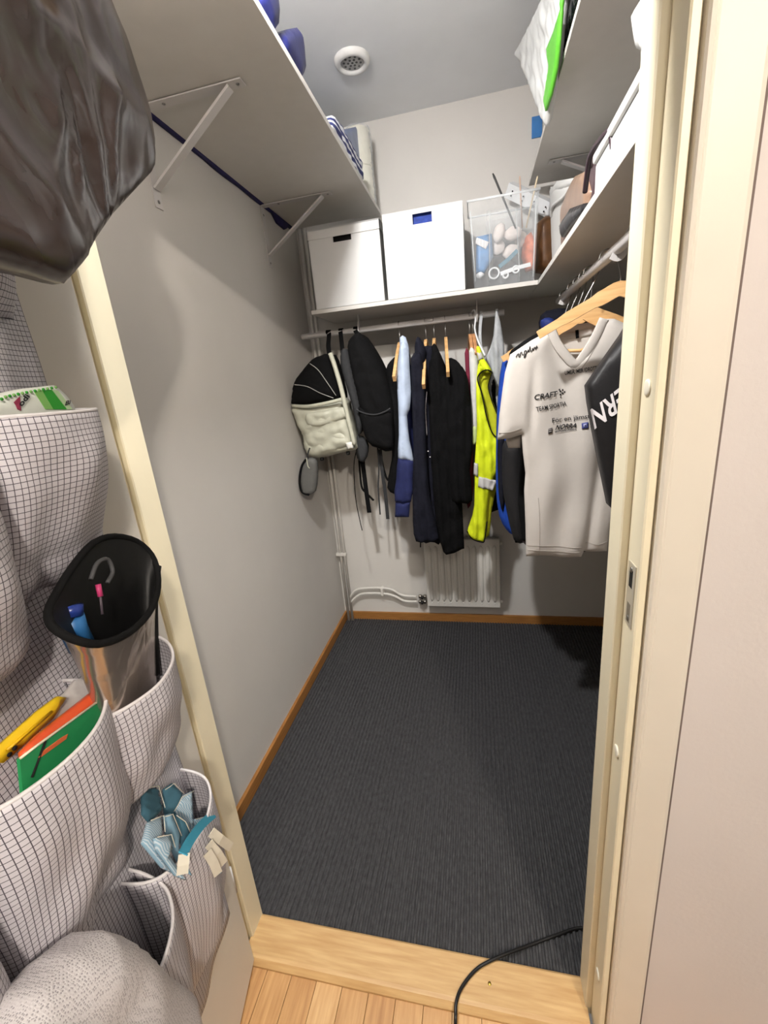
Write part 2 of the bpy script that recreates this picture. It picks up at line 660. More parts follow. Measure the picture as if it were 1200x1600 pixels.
# carpet with real ribs
def carpet():
    per, amp = .0148, .0055
    xs = []
    x = LW
    prof = [(0, 0), (.22, 0), (.34, .8), (.5, 1), (.66, 1), (.82, .7), (.93, 0)]
    while x < RW:
        for f, h in prof:
            xs.append((x+f*per, h*amp))
        x += per
    ys = [IY-.002+(BW-IY+.002)*i/6 for i in range(7)]
    V, F = [], []
    for y in ys:
        for x, h in xs:
            V.append((min(x, RW), y, .004+h))
    n = len(xs)
    for j in range(6):
        for i in range(n-1):
            F.append((j*n+i, j*n+i+1, (j+1)*n+i+1, (j+1)*n+i))
    # body below
    b = len(V)
    V += [(LW, ys[0], -.02), (RW, ys[0], -.02), (RW, BW, -.02), (LW, BW, -.02)]
    F += [(b, b+3, b+2, b+1), tuple([b, b+1]+[i for i in range(n-1, -1, -1)])]
    return mesh('floor', V, F, carpet_mat(), None, False)


struct(carpet(), 'dark grey ribbed carpet on the closet floor')
struct(box('wall_left', LW-.1, LW, FY, BW+.1, 0, CEIL, wall_m), 'pale grey left wall of the closet')
struct(box('wall_back', LW, RW, BW, BW+.1, 0, CEIL, wall_m), 'pale back wall of the closet behind the radiator')
struct(box('wall_right', RW, RW+.1, FY, BW+.1, 0, CEIL, wall_m), 'right wall of the closet behind the hanging jackets')
struct(box('ceiling', LW-.1, RW+.1, FY, BW+.1, CEIL, CEIL+.06, ceil_m), 'light grey closet ceiling with a round vent')
# front wall: three pieces around the opening
struct(box('wall_front', -1.7, JL-.032, FY, IY, 0, CEIL, hallwall_m), 'front wall to the left of the doorway behind the open door')
struct(box('wall_front', JR+.03, 1.7, FY, IY, 0, CEIL, hallwall_m), 'off-white hall wall to the right of the door frame')
struct(box('wall_front', JL-.032, JR+.03, FY, IY, HD+.035, CEIL, hallwall_m), 'piece of wall above the doorway')
struct(box('ceiling', -1.7, 1.7, -2.0, FY-.001, CEIL, CEIL+.06, ceil_m), 'hall ceiling above the doorway')
# hall floor with planks
fl = struct(box('floor', -1.7, 1.7, -1.2, FY, -.04, -.009, dark_m), 'light oak strip floor of the hall in front of the threshold')
pw = .066
random.seed(11)
PM = [oaky_m, M('oak_plank_pale', (208, 170, 120), .42, nscale=7, rgb2=(184, 142, 92), stretch=(14, 1.2, 14), bump=.08, bscale=40),
      M('oak_plank_warm', (190, 147, 96), .42, nscale=7, rgb2=(160, 115, 70), stretch=(14, 1.2, 14), bump=.08, bscale=40)]
i = 0
x = -.75
while x < .62:
    y = FY-.0005
    first = True
    while y > -.5:
        L = random.uniform(.12, .4) if first else random.uniform(.3, .5)
        first = False
        box('plank', x+.0005, x+pw-.0005, y-L+.0005, y-.0005, -.0088, random.uniform(-.0003, .0003), PM[random.randrange(3)], fl, .0006)
        y -= L
    x += pw
    i += 1

# threshold board
V = []
prof = [(FY-.004, 0), (FY-.004, .006), (FY+.006, .018), (FY+.014, .02), (IY-.004, .02), (IY+.001, .016), (IY+.001, 0)]
for x in (JL-.006, JR+.004):
    for y, z in prof:
        V.append((x, y, z))
k = len(prof)
F = [tuple(range(k)), tuple(range(2*k-1, k-1, -1))]+[(i, i+k, (i+1) % k+k, (i+1) % k) for i in range(k)]
th = struct(mesh('trim_threshold', V, F, oak_m), 'light oak threshold board across the closet doorway')
p = PZ(765, 1537, .02)
so = lathe('screw', [(.004, 0), (.004, .001), (.001, .0012)], (p[0], p[1], .0195), M('brass', (214, 180, 90), .35, .05, 40, metallic=1), th, 12)
so['label'] = 'small brass screw head'

# baseboards
BB = .056
struct(box('baseboard_left', LW, LW+.013, IY, BW-.013, .004, BB, base_m, None, .002), 'oak baseboard along the left closet wall')
struct(box('baseboard_back', LW, RW, BW-.013, BW, .004, BB, base_m, None, .002), 'oak baseboard along the back wall under the radiator')
struct(box('baseboard_right', RW-.013, RW, IY, BW-.013, .004, BB, base_m, None, .002), 'oak baseboard along the right closet wall')


# ---- door frame
def jamb(name, label, side):
    """side +1 right, -1 left: stepped jamb profile (rebate, stop) run up the opening"""
    j = JR if side > 0 else JL
    s = side
    prof = [(0, IY), (0, .652), (.002, .650), (.012, .650), (.012, .602), (.014, .600), (.022, .600), (.026, .606), (.026, IY)]
    pts = [(j+s*a, b) for a, b in prof]
    V = [(x, y, 0.0) for x, y in pts]+[(x, y, HD+.03) for x, y in pts]
    k = len(pts)
    F = [tuple(range(k)), tuple(range(2*k-1, k-1, -1))]+[(i, i+k, (i+1) % k+k, (i+1) % k) for i in range(k)]
    t = thing(name, label, None, (j, .65, 0))
    t['kind'] = 'structure'
    o = mesh('jamb_post', V, F, frame_m, t)
    bm = bmesh.new(); bm.from_mesh(o.data); bmesh.ops.recalc_face_normals(bm, faces=bm.faces); bm.to_mesh(o.data); bm.free()
    return t


def casing(t, x0, x1, z1, side):
    # moulded casing with a rounded inner bead
    s = side
    prof = [(0, FY-.001), (0, .592), (.002, .589), (.006, .588), (.008, .5895), (.010, .589), (.052, .5885), (.0575, .5915), (.0605, .6000), (.061, FY-.001)]
    pts = [(x0+s*a, b) for a, b in prof]
    V = [(x, y, 0.0) for x, y in pts]+[(x, y, z1) for x, y in pts]
    k = len(pts)
    F = [tuple(range(k)), tuple(range(2*k-1, k-1, -1))]+[(i, i+k, (i+1) % k+k, (i+1) % k) for i in range(k)]
    o = mesh('casing', V, F, M('casing_paint', (226, 217, 202), .45, .02, 12, .03, 90), t)
    bm = bmesh.new(); bm.from_mesh(o.data); bmesh.ops.recalc_face_normals(bm, faces=bm.faces); bm.to_mesh(o.data); bm.free()
    return o


jr = jamb('trim_1', 'cream painted door post on the right with a metal strike plate', 1)
casing(jr, JR+.025, 0, HD+.09, 1)
box('gap_shade_strip', JR+.0862, JR+.0915, FY-.0012, FY-.0002, 0, HD+.09, M('joint_shadow_gap', (112, 98, 92), .9), jr)  # dark strip in place of the shaded gap between casing and wall
jl = jamb('trim_2', 'cream painted door post on the left beside the hinged door', -1)
casing(jl, JL-.025, 0, HD+.09, -1)
hd = thing('trim_3', 'cream painted head of the door frame above the opening', None, (0, .65, HD))
hd['kind'] = 'structure'
box('head_jamb', JL, JR, .650, IY, HD, HD+.03, frame_m, hd)
box('casing', JL-.09, JR+.09, .588, FY-.001, HD+.035, HD+.09, frame_m, hd, .002)
# strike plate, plugs on right post
xf = JR+.012
zs = [(on(1003, 605, 0, xf)), (on(959, 1160, 0, xf)), (on(930, 1500, 0, xf))]
for q in zs:
    lathe('screw_plug', [(.0105, 0), (.0105, -.0014), (.008, -.0022)], (xf, .627, q[2]), M('plug_white', (238, 232, 214), .4), jr, 18, 'x')
pl_m = M('strike_plate', (214, 208, 192), .3, .05, 40, metallic=.55)
za, zb = on(988, 878, 0, xf)[2], on(981, 975, 0, xf)[2]
sp = box('strike_plate', xf-.0016, xf+.0003, .611, .640, zb, za, pl_m, jr, .0007)
mid = (za+zb)/2
box('latch_hole', xf-.0018, xf-.0014, .619, .632, mid+.012, mid+.040, dark_m, sp)
box('bolt_hole', xf-.0018, xf-.0014, .619, .632, mid-.045, mid-.014, M('plate_recess', (120, 112, 98), .5), sp)
for zz in (za-.010, zb+.012):
    lathe('screw', [(.0042, 0), (.0042, -.001), (.002, -.0014)], (xf-.0015, .6255, zz), wire_m, sp, 12, 'x')

# ---- door leaf, open into the hall
dr = thing('door_1', 'pale grey closet door leaf standing open on the left', None, DW(.006, 0, 0))
dr['kind'] = 'structure'


def door_box(name, s0, s1, z0, z1, n0, n1, mat, parent, bev=0.0):
    bm = bmesh.new()
    add_box(bm, s0, s1, n0, n1, z0, z1, bev)
    mt = Matrix(((DE[0], DN[0], 0, H0[0]), (DE[1], DN[1], 0, H0[1]), (0, 0, 1, 0), (0, 0, 0, 1)))
    bm.transform(mt)
    return bm_obj(name, bm, mat, parent)


door_box('door_leaf', .006, .80, .012, 1.985, -.033, 0, door_m, dr, .002)
for z in (.25, 1.75):
    tube('hinge', [DW(.001, z, -.0055), DW(.001, z+.08, -.0055)], .005, steel_m, dr, k=10)

# ================================================================== SHELVES
ST = .016


def bracket(parent, wall, x, y, z, arm, drop, dirx=0, diry=0, w=.03):
    """triangular steel bracket: wall plate, arm under the board, diagonal strut"""
    b = np.array([x, y, z], float)
    d = np.array([dirx, diry, 0.], float)
    sd = np.array([-d[1], d[0], 0.])
    r = rect(w, .003)
    pl = sweep('bracket_plate', [b+d*.002+np.array([0, 0, -.002]), b+d*.002+np.array([0, 0, -drop*.5]), b+d*.002+np.array([0, 0, -drop])], rect(w, .003), steel_m, parent, up=d, smooth=False)
    # give the plate the right facing: rectangular profile across sd
    ar = sweep('bracket_arm', [b+d*.004+np.array([0, 0, -.003]), b+d*arm+np.array([0, 0, -.003])], rect(w, .003), steel_m, parent, up=(0, 0, 1), smooth=False)
    su = sweep('bracket_strut', [b+d*.006+np.array([0, 0, -drop*.80]), b+d*arm*.88+np.array([0, 0, -.008])], rect(w*.8, .006), steel_m, parent, up=(0, 0, 1), smooth=False)
    for f in (.15, .93):
        q = b+d*.0036+np.array([0, 0, -drop*f])
        lathe('screw', [(.0045, 0), (.0045, .0014), (.002, .002)] if (dirx > 0 or diry > 0) else [(.0045, 0), (.0045, -.0014), (.002, -.002)], q, wire_m, pl, 12, 'x' if dirx else 'y')
    for f in (.25, .95):
        q = b+d*arm*f+np.array([0, 0, -.0045])
        lathe('screw', [(.0045, 0), (.0045, -.0014), (.002, -.002)], q, wire_m, ar, 12, 'z')
    return pl


ZL = 2.125
sl = thing('wall_shelf', 'long white wall shelf above the left wall on two white brackets', 'shelf', (LW+.02, 1.5, ZL))
box('shelf_board', LW+.018, -.405, .74, 2.205, ZL, ZL+ST, shelf_m, sl, .001)
yb1 = PX(243, 300, LW)[1]
yb2 = PX(417, 380, LW)[1]
bracket(sl, 0, LW, yb1, ZL-.0005, .30, .225, 1, 0)
bracket(sl, 0, LW, yb2, ZL-.0005, .30, .225, 1, 0)

ZB = 1.700
sb = thing('wall_shelf', 'white shelf on the back wall carrying white boxes and a clear bin', 'shelf', (-.2, BW, ZB))
box('shelf_board', -.686, .2415, 1.912, BW-.001, ZB, ZB+ST, shelf_m, sb, .001)
sr = thing('wall_shelf', 'lower white shelf along the right wall above the clothes rail', 'shelf', (RW, 1.5, ZB))
box('shelf_board', .2425, RW-.001, .76, BW-.001, ZB, ZB+ST, shelf_m, sr, .001)
su = thing('wall_shelf', 'upper white shelf along the right wall under plastic bags', 'shelf', (RW, 1.5, ZL))
box('shelf_board', .236, RW-.001, .76, 2.20, ZL, ZL+ST, shelf_m, su, .001)
bracket(su, 0, RW, 2.0, ZL-.0005, .38, .2, -1, 0)
bracket(su, 0, RW, 1.1, ZL-.0005, .38, .2, -1, 0)

# clothes rails with their shelf hangers
YR, ZR = 2.062, 1.634
rail1 = thing('clothes_rail', 'round white clothes rail under the back shelf', 'rail', (-.34, YR, ZR))
tube('rail', [(-.801, YR, ZR), (-.3, YR, ZR), (.125, YR, ZR)], .0125, steel_m, rail1, k=16)
for px in (560, 745):
    xx = PY(px, 497 if px < 600 else 480, YR)[0]
    hook = catmull([(xx, YR, ZB-.001), (xx, YR+.0, ZB-.03), (xx, YR-.016, ZR+.006), (xx, YR-.006, ZR-.0155), (xx, YR+.012, ZR-.011)], 5)
    o = sweep('rail_holder', hook, rect(.022, .004), steel_m, sb, up=(1, 0, 0), smooth=False)
XR = .322
rail2 = thing('clothes_rail', 'white clothes rail running along the right wall under the shelf', 'rail', (XR, 1.4, ZR))
tube('rail', [(XR, .80, ZR), (XR, 1.4, ZR), (XR, 1.93, ZR)], .0125, steel_m, rail2, k=16)
for yy in (1.19, 1.84):
    hook = catmull([(XR+.06, yy, ZB-.001), (XR+.03, yy, ZB-.03), (XR+.016, yy, ZR+.006), (XR+.004, yy, ZR-.0155), (XR-.012, yy, ZR-.010)], 5)
    sweep('rail_holder', hook, rect(.022, .004), steel_m, sr, up=(0, 1, 0), smooth=False)

# ================================================================== CEILING VENT + CLOSET LAMP
vc = PZ(550, 93, CEIL)
vt = thing('ceiling_vent', 'round white ceiling vent with a perforated centre', 'vent', (vc[0], vc[1], CEIL))
lathe('vent_ring', [(.064, 0), (.064, -.006), (.058, -.016), (.046, -.018), (.042, -.012), (.042, -.004)], (vc[0], vc[1], CEIL), M('vent_white', (224, 224, 222), .5), vt, 40, cap=False)
disc = lathe('vent_disc', [(.041, -.005), (.041, -.009), (.001, -.010)], (vc[0], vc[1], CEIL), M('vent_grey', (186, 186, 184), .6), vt, 32)
hm = M('vent_hole', (90, 90, 90), .8)
for r, k in ((.0, 1), (.015, 6), (.030, 10)):
    for i in range(k):
        a = 2*math.pi*i/max(k, 1)+r*9
        lathe('hole', [(.0045, 0), (.0045, -.0012), (.002, -.0015)], (vc[0]+r*math.cos(a), vc[1]+r*math.sin(a), CEIL-.0094), hm, disc, 8)

cl = thing('ceiling_lamp', 'small white ceiling lamp above the inside of the doorway', 'lamp', (CLOSET_LAMP[0], CLOSET_LAMP[1], CEIL))
lathe('lamp_base', [(.045, 0), (.045, -.018), (.02, -.026), (.008, -.03)], (CLOSET_LAMP[0], CLOSET_LAMP[1], CEIL), white_m, cl, 28)
tube('stem', [(CLOSET_LAMP[0], CLOSET_LAMP[1], CEIL-.028), (CLOSET_LAMP[0], CLOSET_LAMP[1], CLOSET_LAMP[2]+.06)], .006, white_m, cl, k=10)
hd_ = lathe('lamp_head', [(.012, .078), (.034, .066), (.043, .04), (.045, .006), (.043, .0025)], (0, 0, 0), white_m, None, 28)
df_ = lathe('diffuser', [(.0425, .0025), (.042, .0015), (.001, .001)], (0, 0, 0), M('lamp_glow', (255, 248, 238), .4, emit=6), None, 24)
for o in (hd_, df_):
    o.data.transform(Matrix.Rotation(math.radians(20), 4, 'X'))
    o.data.transform(Matrix.Translation(Vector(CLOSET_LAMP)-cl.location))
    o.parent = cl
for hl in (HALL_LAMP, HALL_LAMP_2):
    hh = thing('ceiling_lamp', 'hall ceiling lamp to the right behind the camera' if hl is HALL_LAMP else 'hall ceiling lamp straight behind the camera', 'lamp', (hl[0], hl[1], CEIL))
    lathe('lamp_base', [(.055, 0), (.055, -.02), (.03, -.035), (.022, -.06)], (hl[0], hl[1], CEIL), white_m, hh, 28)
    lathe('bulb', [(.014, -.059), (.03, -.080), (.036, -.10), (.030, -.125), (.012, -.137)], (hl[0], hl[1], CEIL), M('bulb_glow_warm', (255, 232, 205), .4, emit=6), hh, 24)

# ================================================================== RADIATOR AND PIPES
ra = PY(668, 948, BW-.07); rb = PY(782, 949, BW-.07); rt = PY(781, 843, BW-.07)
X0, X1, Z0, Z1 = ra[0], rb[0], ra[2], rt[2]
rad_m = M('radiator_white', (214, 211, 204), .4, .01, 20)
rd = thing('radiator', 'low white panel radiator on the back wall', 'radiator', ((X0+X1)/2, BW, Z0))
box('panel', X0, X1, BW-.066, BW-.03, Z0, Z1, rad_m, rd, .004)
nf = 11
pitch = (X1-X0-.022)/nf
rib0 = None
for i in range(nf):
    xc = X0+.011+pitch*(i+.5)
    if rib0 is None:
        # pressed flute: rounded bar, tapered at both ends
        pts = [(xc, BW-.0655, Z0+.035), (xc, BW-.066, Z0+.05), (xc, BW-.066, Z1-.05), (xc, BW-.0655, Z1-.035)]
        rib0 = sweep('flute', pts, [(.011*math.cos(a), .0062*math.sin(a)) for a in [2*math.pi*q/12 for q in range(12)]], rad_m, rd, up=(0, 1, 0), scale=[.3, 1, 1, .3])
    else:
        c = rib0.copy(); COL.objects.link(c); c.parent = rd; c.location.x = pitch*i
for i in range(nf):
    xc = X0+.011+pitch*(i+.5)
    lathe('highlight_dot', [(.0036, 0), (.003, -.003), (.0008, -.004)], (xc, BW-.0655, Z0+.026), M('highlight_white', (240, 240, 238), .15, spec=.8), rd, 10, 'y')  # bright glossy dots standing in for highlights at the foot of the flutes
box('top_grille', X0+.006, X1-.006, BW-.064, BW-.032, Z1, Z1+.003, M('grille_grey', (170, 168, 164), .5), rd)
for xc in (X0+.06, X1-.06):
    box('wall_mount', xc-.012, xc+.012, BW-.032, BW-.0005, Z0+.04, Z1-.04, steel_m, rd)
lathe('bleed_plug', [(.009, 0), (.009, .012), (.004, .015)], (X1, BW-.048, Z1-.03), rad_m, rd, 12, 'x')
lathe('end_plug', [(.009, 0), (.009, .012), (.004, .015)], (X1, BW-.048, Z0+.03), rad_m, rd, 12, 'x')

pipe_m = M('pipe_white', (212, 209, 203), .4, .02, 20)
pp = thing('heating_pipes', 'thin white heating pipes from the left corner to the radiator', 'pipes', (-.80, 2.22, 0))
YP = 2.232
for dx in (0, .024):
    tube('riser', [(-.808+dx, YP, .006), (-.808+dx, YP, 1.0), (-.808+dx, YP, 2.49)], .0085, pipe_m, pp, k=10)
for k, (za_, pl) in enumerate((((0), [(546, 935), (556, 922), (575, 919), (600, 919), (614, 922), (628, 930), (650, 932)]),
                               ((0), [(548, 941), (562, 929), (580, 927), (604, 928), (618, 932), (632, 939), (652, 940)]))):
    pts = [PY(u, v, YP) for u, v in pl]
    tube('branch_pipe', catmull(pts, 5), .0075, pipe_m, pp, k=10)
q = PY(597, 922, YP)
box('pipe_clip', q[0]-.008, q[0]+.008, YP-.012, BW-.0005, q[2]-.035, q[2]+.014, pipe_m, pp, .003)
q = PY(529, 866, YP)
box('pipe_clip', -.834, -.772, YP-.013, YP+.012, q[2]-.009, q[2]+.009, pipe_m, pp, .003)
chrome = M('valve_chrome', (176, 172, 166), .22, .1, 60, metallic=1)
for v in (932, 940):
    q = PY(660, v, YP)
    vb = lathe('valve', [(.007, -.022), (.012, -.02), (.012, -.006), (.008, -.004), (.008, .006), (.0125, .008), (.0125, .022), (.007, .024)], (q[0], YP, q[2]), chrome, pp, 12, 'x')
    lathe('valve_cap', [(.008, 0), (.0085, -.012), (.005, -.016)], (q[0], YP-.008, q[2]), blackp_m, vb, 12, 'y')

# ================================================================== CORD
cp = [PZ(u, v, z) for u, v, z in ((713, 1660, .004), (712, 1622, .004), (711.5, 1606, .010), (712, 1588, .0205), (713, 1566, .0245), (722, 1542, .0240), (745, 1514, .0235), (775, 1497, .0235), (805, 1485, .018), (835, 1474, .0105), (870, 1461, .0105), (908, 1450, .0105))]
cp += [np.array([.29, .80, .0105]), np.array([.42, .84, .0105])]
tag(tube('extension_cable', catmull(cp, 8), .0038, blackp_m, None, k=8), 'black power cord lying across the oak threshold', 'cord')

# ================================================================== DOOR ORGANISER
def n0(z):
    t = min(1, max(0, (1.62-z)/1.0))
    return .016+.045*t*t*(3-2*t)


org = thing('hanging_organizer', 'white fabric pocket organizer with a thin black check hanging on the open door', 'organizer', DW(.3, .3, .01))
# backing sheet
sA, sB = .150, .66
V, F, UV = [], [], []
ns, nz = 40, 80
for j in range(nz+1):
    z = .42+(1.90-.42)*j/nz
    for i in range(ns+1):
        s = sA+(sB-sA)*i/ns
        n_ = n0(z)+.004*noise.noise(Vector((s*14, z*9, 1)))+.003*math.sin(s*60+z*9)
        V.append(DW(s+.004*math.sin(z*11)*(1-i/ns), z, n_)); UV.append((s, z))
for j in range(nz):
    for i in range(ns):
        a = j*(ns+1)+i
        F.append((a, a+1, a+ns+2, a+ns+1))
bk = mesh('backing', V, F, grid_m, org, True, UV)
md = bk.modifiers.new('thickness', 'SOLIDIFY'); md.thickness = .0014


def pocket(sc, hw, zr, zb, dep, sag=.012, seed=0, lean=0.0, pw_=.75, parent=org, tap=.55):
    V, F, UV = [], [], []
    nt, nr = 34, 26
    rim = []
    for j in range(nr+1):
        t = j/nr
        for i in range(nt+1):
            th_ = math.pi*i/nt
            sn = math.sin(th_)**pw_
            z = zr+(zb-zr)*t-sag*sn*(1-t)
            if t < .8:
                d = dep*(1-tap*.55*(t/.8)**2)
            else:
                d = dep*(1-tap*.55)*(1-((t-.8)/.2)**2)
            q = noise.noise(Vector((i*.16+seed*3, t*3.1, seed)))
            q2 = math.sin(i*.55+seed+3*t+2*q)*.5
            n_ = n0(z)+.001+sn*(d+.010*q*min(1, t*3+.2)+.006*q2*t)
            s = sc-math.cos(th_)*hw*(1-.10*t*t)+lean*t+.003*q
            p = DW(s, z, n_)
            V.append(p); UV.append((sc+(i/nt)*hw*2.6, z))
            if j == 0: rim.append(p)
    for j in range(nr):
        for i in range(nt):
            a = j*(nt+1)+i
            F.append((a, a+1, a+nt+2, a+nt+1))
    o = mesh('pocket', V, F, grid_m, parent, True, UV)
    m_ = o.modifiers.new('thickness', 'SOLIDIFY'); m_.thickness = .0014; m_.offset = 1
    tube('rim_binding', rim, .0022, bind_m, o, k=6)
    return o


ZR0, ZR1, ZR2, ZR3, ZR4 = 1.74, 1.392, 1.075, .800, .44
pocket(.245, .084, ZR0, 1.50, .055, .01, 1)
pocket(.405, .08, ZR0, 1.50, .055, .01, 2)
pocket(.245, .088, ZR1, 1.19, .090, .004, 3, pw_=.6, tap=1.3)
pocket(.410, .08, ZR1-.03, 1.14, .085, .012, 4, pw_=.7)
pocket(.565, .075, ZR1-.02, 1.13, .06, .012, 5)
pocket(.264, .092, ZR2, .895, .098, .020, 6, tap=.7)
pocket(.388, .090, ZR2+.012, .82, .088, .008, 7, tap=1.2)
pocket(.560, .08, ZR2-.005, .80, .07, .02, 8)
pocket(.248, .086, ZR3, .50, .072, .014, 9, tap=.8)
pocket(.400, .084, ZR3, .50, .080, .03, 10)
pocket(.560, .08, ZR3, .50, .06, .02, 11)

# ---- black plastic bag at the top
bag_m = crumple_mat('bin_bag_film', (64, 50, 46), (50, 39, 36), .25, .16, 10, .7)
bo = [(-140, -260), (-60, -330), (110, -300), (152, -150), (158, 0), (182, 55), (202, 112), (226, 178), (238, 226), (237, 268), (176, 334), (150, 372), (128, 412), (100, 443), (84, 440), (40, 428), (0, 420), (-60, 412), (-150, 350), (-190, 120)]


TIP = DP(100, 443, .140)
SHO = DP(236, 240, .140)


def bagwr(x, z):
    r1 = math.hypot((x-TIP[0])*1.2, z-TIP[2])
    a1 = math.atan2(z-TIP[2], (x-TIP[0])*3)
    r2 = math.hypot((x-SHO[0])*1.2, z-SHO[2])
    a2 = math.atan2(z-SHO[2], (x-SHO[0])*3)
    q = noise.noise(Vector((x*8, z*8, 1.3)))
    v = -.016*abs(math.sin(a1*5+q*1.4))*min(1, r1*9)*math.exp(-r1*6)
    v += -.014*abs(math.sin(a2*4+q*1.2))*min(1, r2*9)*math.exp(-r2*7)
    v += .016*noise.noise(Vector((x*5+z*3, z*6, 3.3)))-.012*abs(noise.noise(Vector((x*9+z*10, z*9-x*9, 7.1))))
    return v


bagO = thing('plastic_bag', 'large crumpled black plastic bag hanging at the top of the organizer', 'bag', DP(60, 300, .185))
ob = vol('bag_body', [DP(u, v, .140) for u, v in bo], bag_m, bagO, n=DN, thick=.012, bulge=.032, bback=.02, w=.11, res=.0085, wr=bagwr)
tube('bag_handle', catmull([DP(20, -280, .15), DP(0, -420, .10), DP(-10, -520, .05), DP(-40, -420, .09), DP(-80, -290, .14)], 6), .006, bag_m, bagO)

# ---- notepad pack in the second pocket
nb = thing('packet', 'white and green packet with a dotted top edge in the upper pocket', 'packet', DW(.25, 1.30, .05))
NB = .062
pts = [DP(u, v, NB) for u, v in ((-80, 660), (-60, 632), (0, 616), (40, 607), (84, 602), (92, 607), (104, 618), (116, 634), (120, 650), (150, 760), (0, 800), (-60, 780))]
bd_ = vol('packet_body', pts, M('packet_white', (222, 226, 218), .5), nb, n=DN, thick=.012, bulge=.002, w=.01, res=.012)
sf = o_surf[bd_.name]


def patch(name, px, nn, mat, parent, thick=.0008, surf=None, n=DN, off=.001):
    pts = [DP(u, v, nn) for u, v in px]
    if surf:
        pts = [surf(p, off) for p in pts]
    return vol(name, pts, mat, parent, n=n, thick=thick, bulge=0.0002, w=.004, res=.01, smooth=False)


gr1 = M('print_green', (44, 150, 44), .5); gr2 = M('print_light_green', (130, 186, 100), .5)
patch('green_stripe', ((63, 610), (77, 609), (101, 640), (80, 640)), NB, gr1, nb, surf=sf)
patch('light_stripe', ((50, 612), (62, 610), (80, 640), (68, 640)), NB, gr2, nb, surf=sf)
patch('pale_stripe', ((78, 609), (88, 611), (110, 640), (102, 640)), NB, M('print_pale_green', (178, 205, 160), .5), nb, surf=sf)
patch('red_mark', ((18, 629), (27, 620), (29, 642), (24, 640), (21, 633)), NB, M('print_red', (150, 50, 80), .5), nb, surf=sf)
for k in range(14):
    u = -2+k*6.6
    v = 623-17.5*(k/13)**.8 if k else 624
    lathe('edge_dot', [(.0016, 0), (.0016, .001)], sf(DP(u, v, NB), .001), gr2 if k % 2 else gr1, nb, 8, 'x')
ink = M('ink_black', (24, 24, 30), .6)
text_part('lettering', 'odi', lambda p: sf(p, .0016), lambda u, v: DP(u, v, NB), 29, 636, (13, -16), (-7, -5), ink, nb, .03)
text_part('lettering', 'Bi', lambda p: sf(p, .0016), lambda u, v: DP(u, v, NB), 97, 634, (8, -2), (2, -7), ink, nb, .03)

# ---- insulated silver sleeve
sv = thing('insulated_sleeve', 'silver insulated bottle sleeve with black lining standing in a pocket', 'bottle sleeve', DW(.22, .9, .08))
rimpx = [(72, 958, 0.097), (80, 982, 0.112), (112, 1001, 0.127), (155, 1009, 0.137), (200, 992, 0.137), (232, 962, 0.127), (247, 928, 0.112), (248, 895, 0.097), (238, 866, 0.082), (214, 844, 0.070), (180, 836, 0.064), (146, 846, 0.067), (112, 884, 0.077), (84, 930, 0.087)]
rim = catmull([DP(*p) for p in rimpx], 3, True)
cen = np.mean(rim, 0)
botc = DW(.272, .965, n0(.965)+.042)
rings = []
for t in (0, .12, .3, .5, .75, 1.0):
    ring = []
    for p in rim:
        off = p-cen
        flat = off-np.array([0, 0, off[2]])
        q = cen+(botc-cen)*t+flat*(1-.5*t**.55)+np.array([0, 0, off[2]*(1-t)**1.2])
        ring.append(q)
    rings.append(ring)
k = len(rim)
V = [q for r in rings for q in r]
F = [(i*k+j, i*k+(j+1) % k, (i+1)*k+(j+1) % k, (i+1)*k+j) for i in range(len(rings)-1) for j in range(k)]
F.append(tuple((len(rings)-1)*k+j for j in range(k)))
silver_m = crumple_mat('silver_film', (214, 200, 190), (190, 178, 170), .24, .12, 22)
silver_m.node_tree.nodes['Principled BSDF'].inputs['Metallic'].default_value = .85
mesh('outer_shell', V, F, silver_m, sv, True)
# lining: same rings pulled in
V = []
for r in rings:
    c = np.mean(r, 0)
    V += [c+(q-c)*.955+np.array([0, 0, .001]) for q in r]
lining = M('black_lining', (10, 10, 11), .55, .1, 40)
mesh('lining', V, [f[::-1] for f in F], lining, sv, True)
rim_in = [cen+(q-cen)*.975 for q in rim]
tube('rim_binding', rim_in, .0042, M('rim_fabric', (13, 13, 14), .85, .1, 60, spec=.2), sv, closed=True, k=10)
# black side seam
tube('side_seam', [rings[t][22] +DN*.001 for t in range(5)], .005, lining, sv, k=8)
tube('hanging_loop', catmull([DP(142, 905, .100), DP(152, 880, .098), (DP(168, 874, .098)), DP(176, 893, .100), DP(168, 910, .102)], 5), .0025, M('loop_grey', (70, 70, 72), .6), sv)
# things inside the sleeve
bt = thing('small_bottle', 'small blue capped tube inside the black lined sleeve', 'bottle', DP(118, 975, .075))
sweep('tube_body', [DP(128, 1010, .080), DP(116, 985, .08), DP(110, 965, .082)], circ(.0135, 14), M('blue_label', (46, 104, 160), .35), bt)
sweep('cap', [DP(112, 962, .083), DP(112, 945, .084)], circ(.011, 14), M('blue_cap', (36, 56, 130), .3), bt)
pn = thing('pen', 'thin pink pen leaning inside the black lined sleeve', 'pen', DP(160, 960, .07))
tube('pen_barrel', [DP(160, 960, .107), DP(156, 925, .105)], .0014, M('pen_grey', (80, 70, 78), .4), pn)
tube('pen_tip', [DP(157, 932, .1055), DP(153, 913, .104)], .003, M('pen_pink', (190, 60, 110), .4), pn)

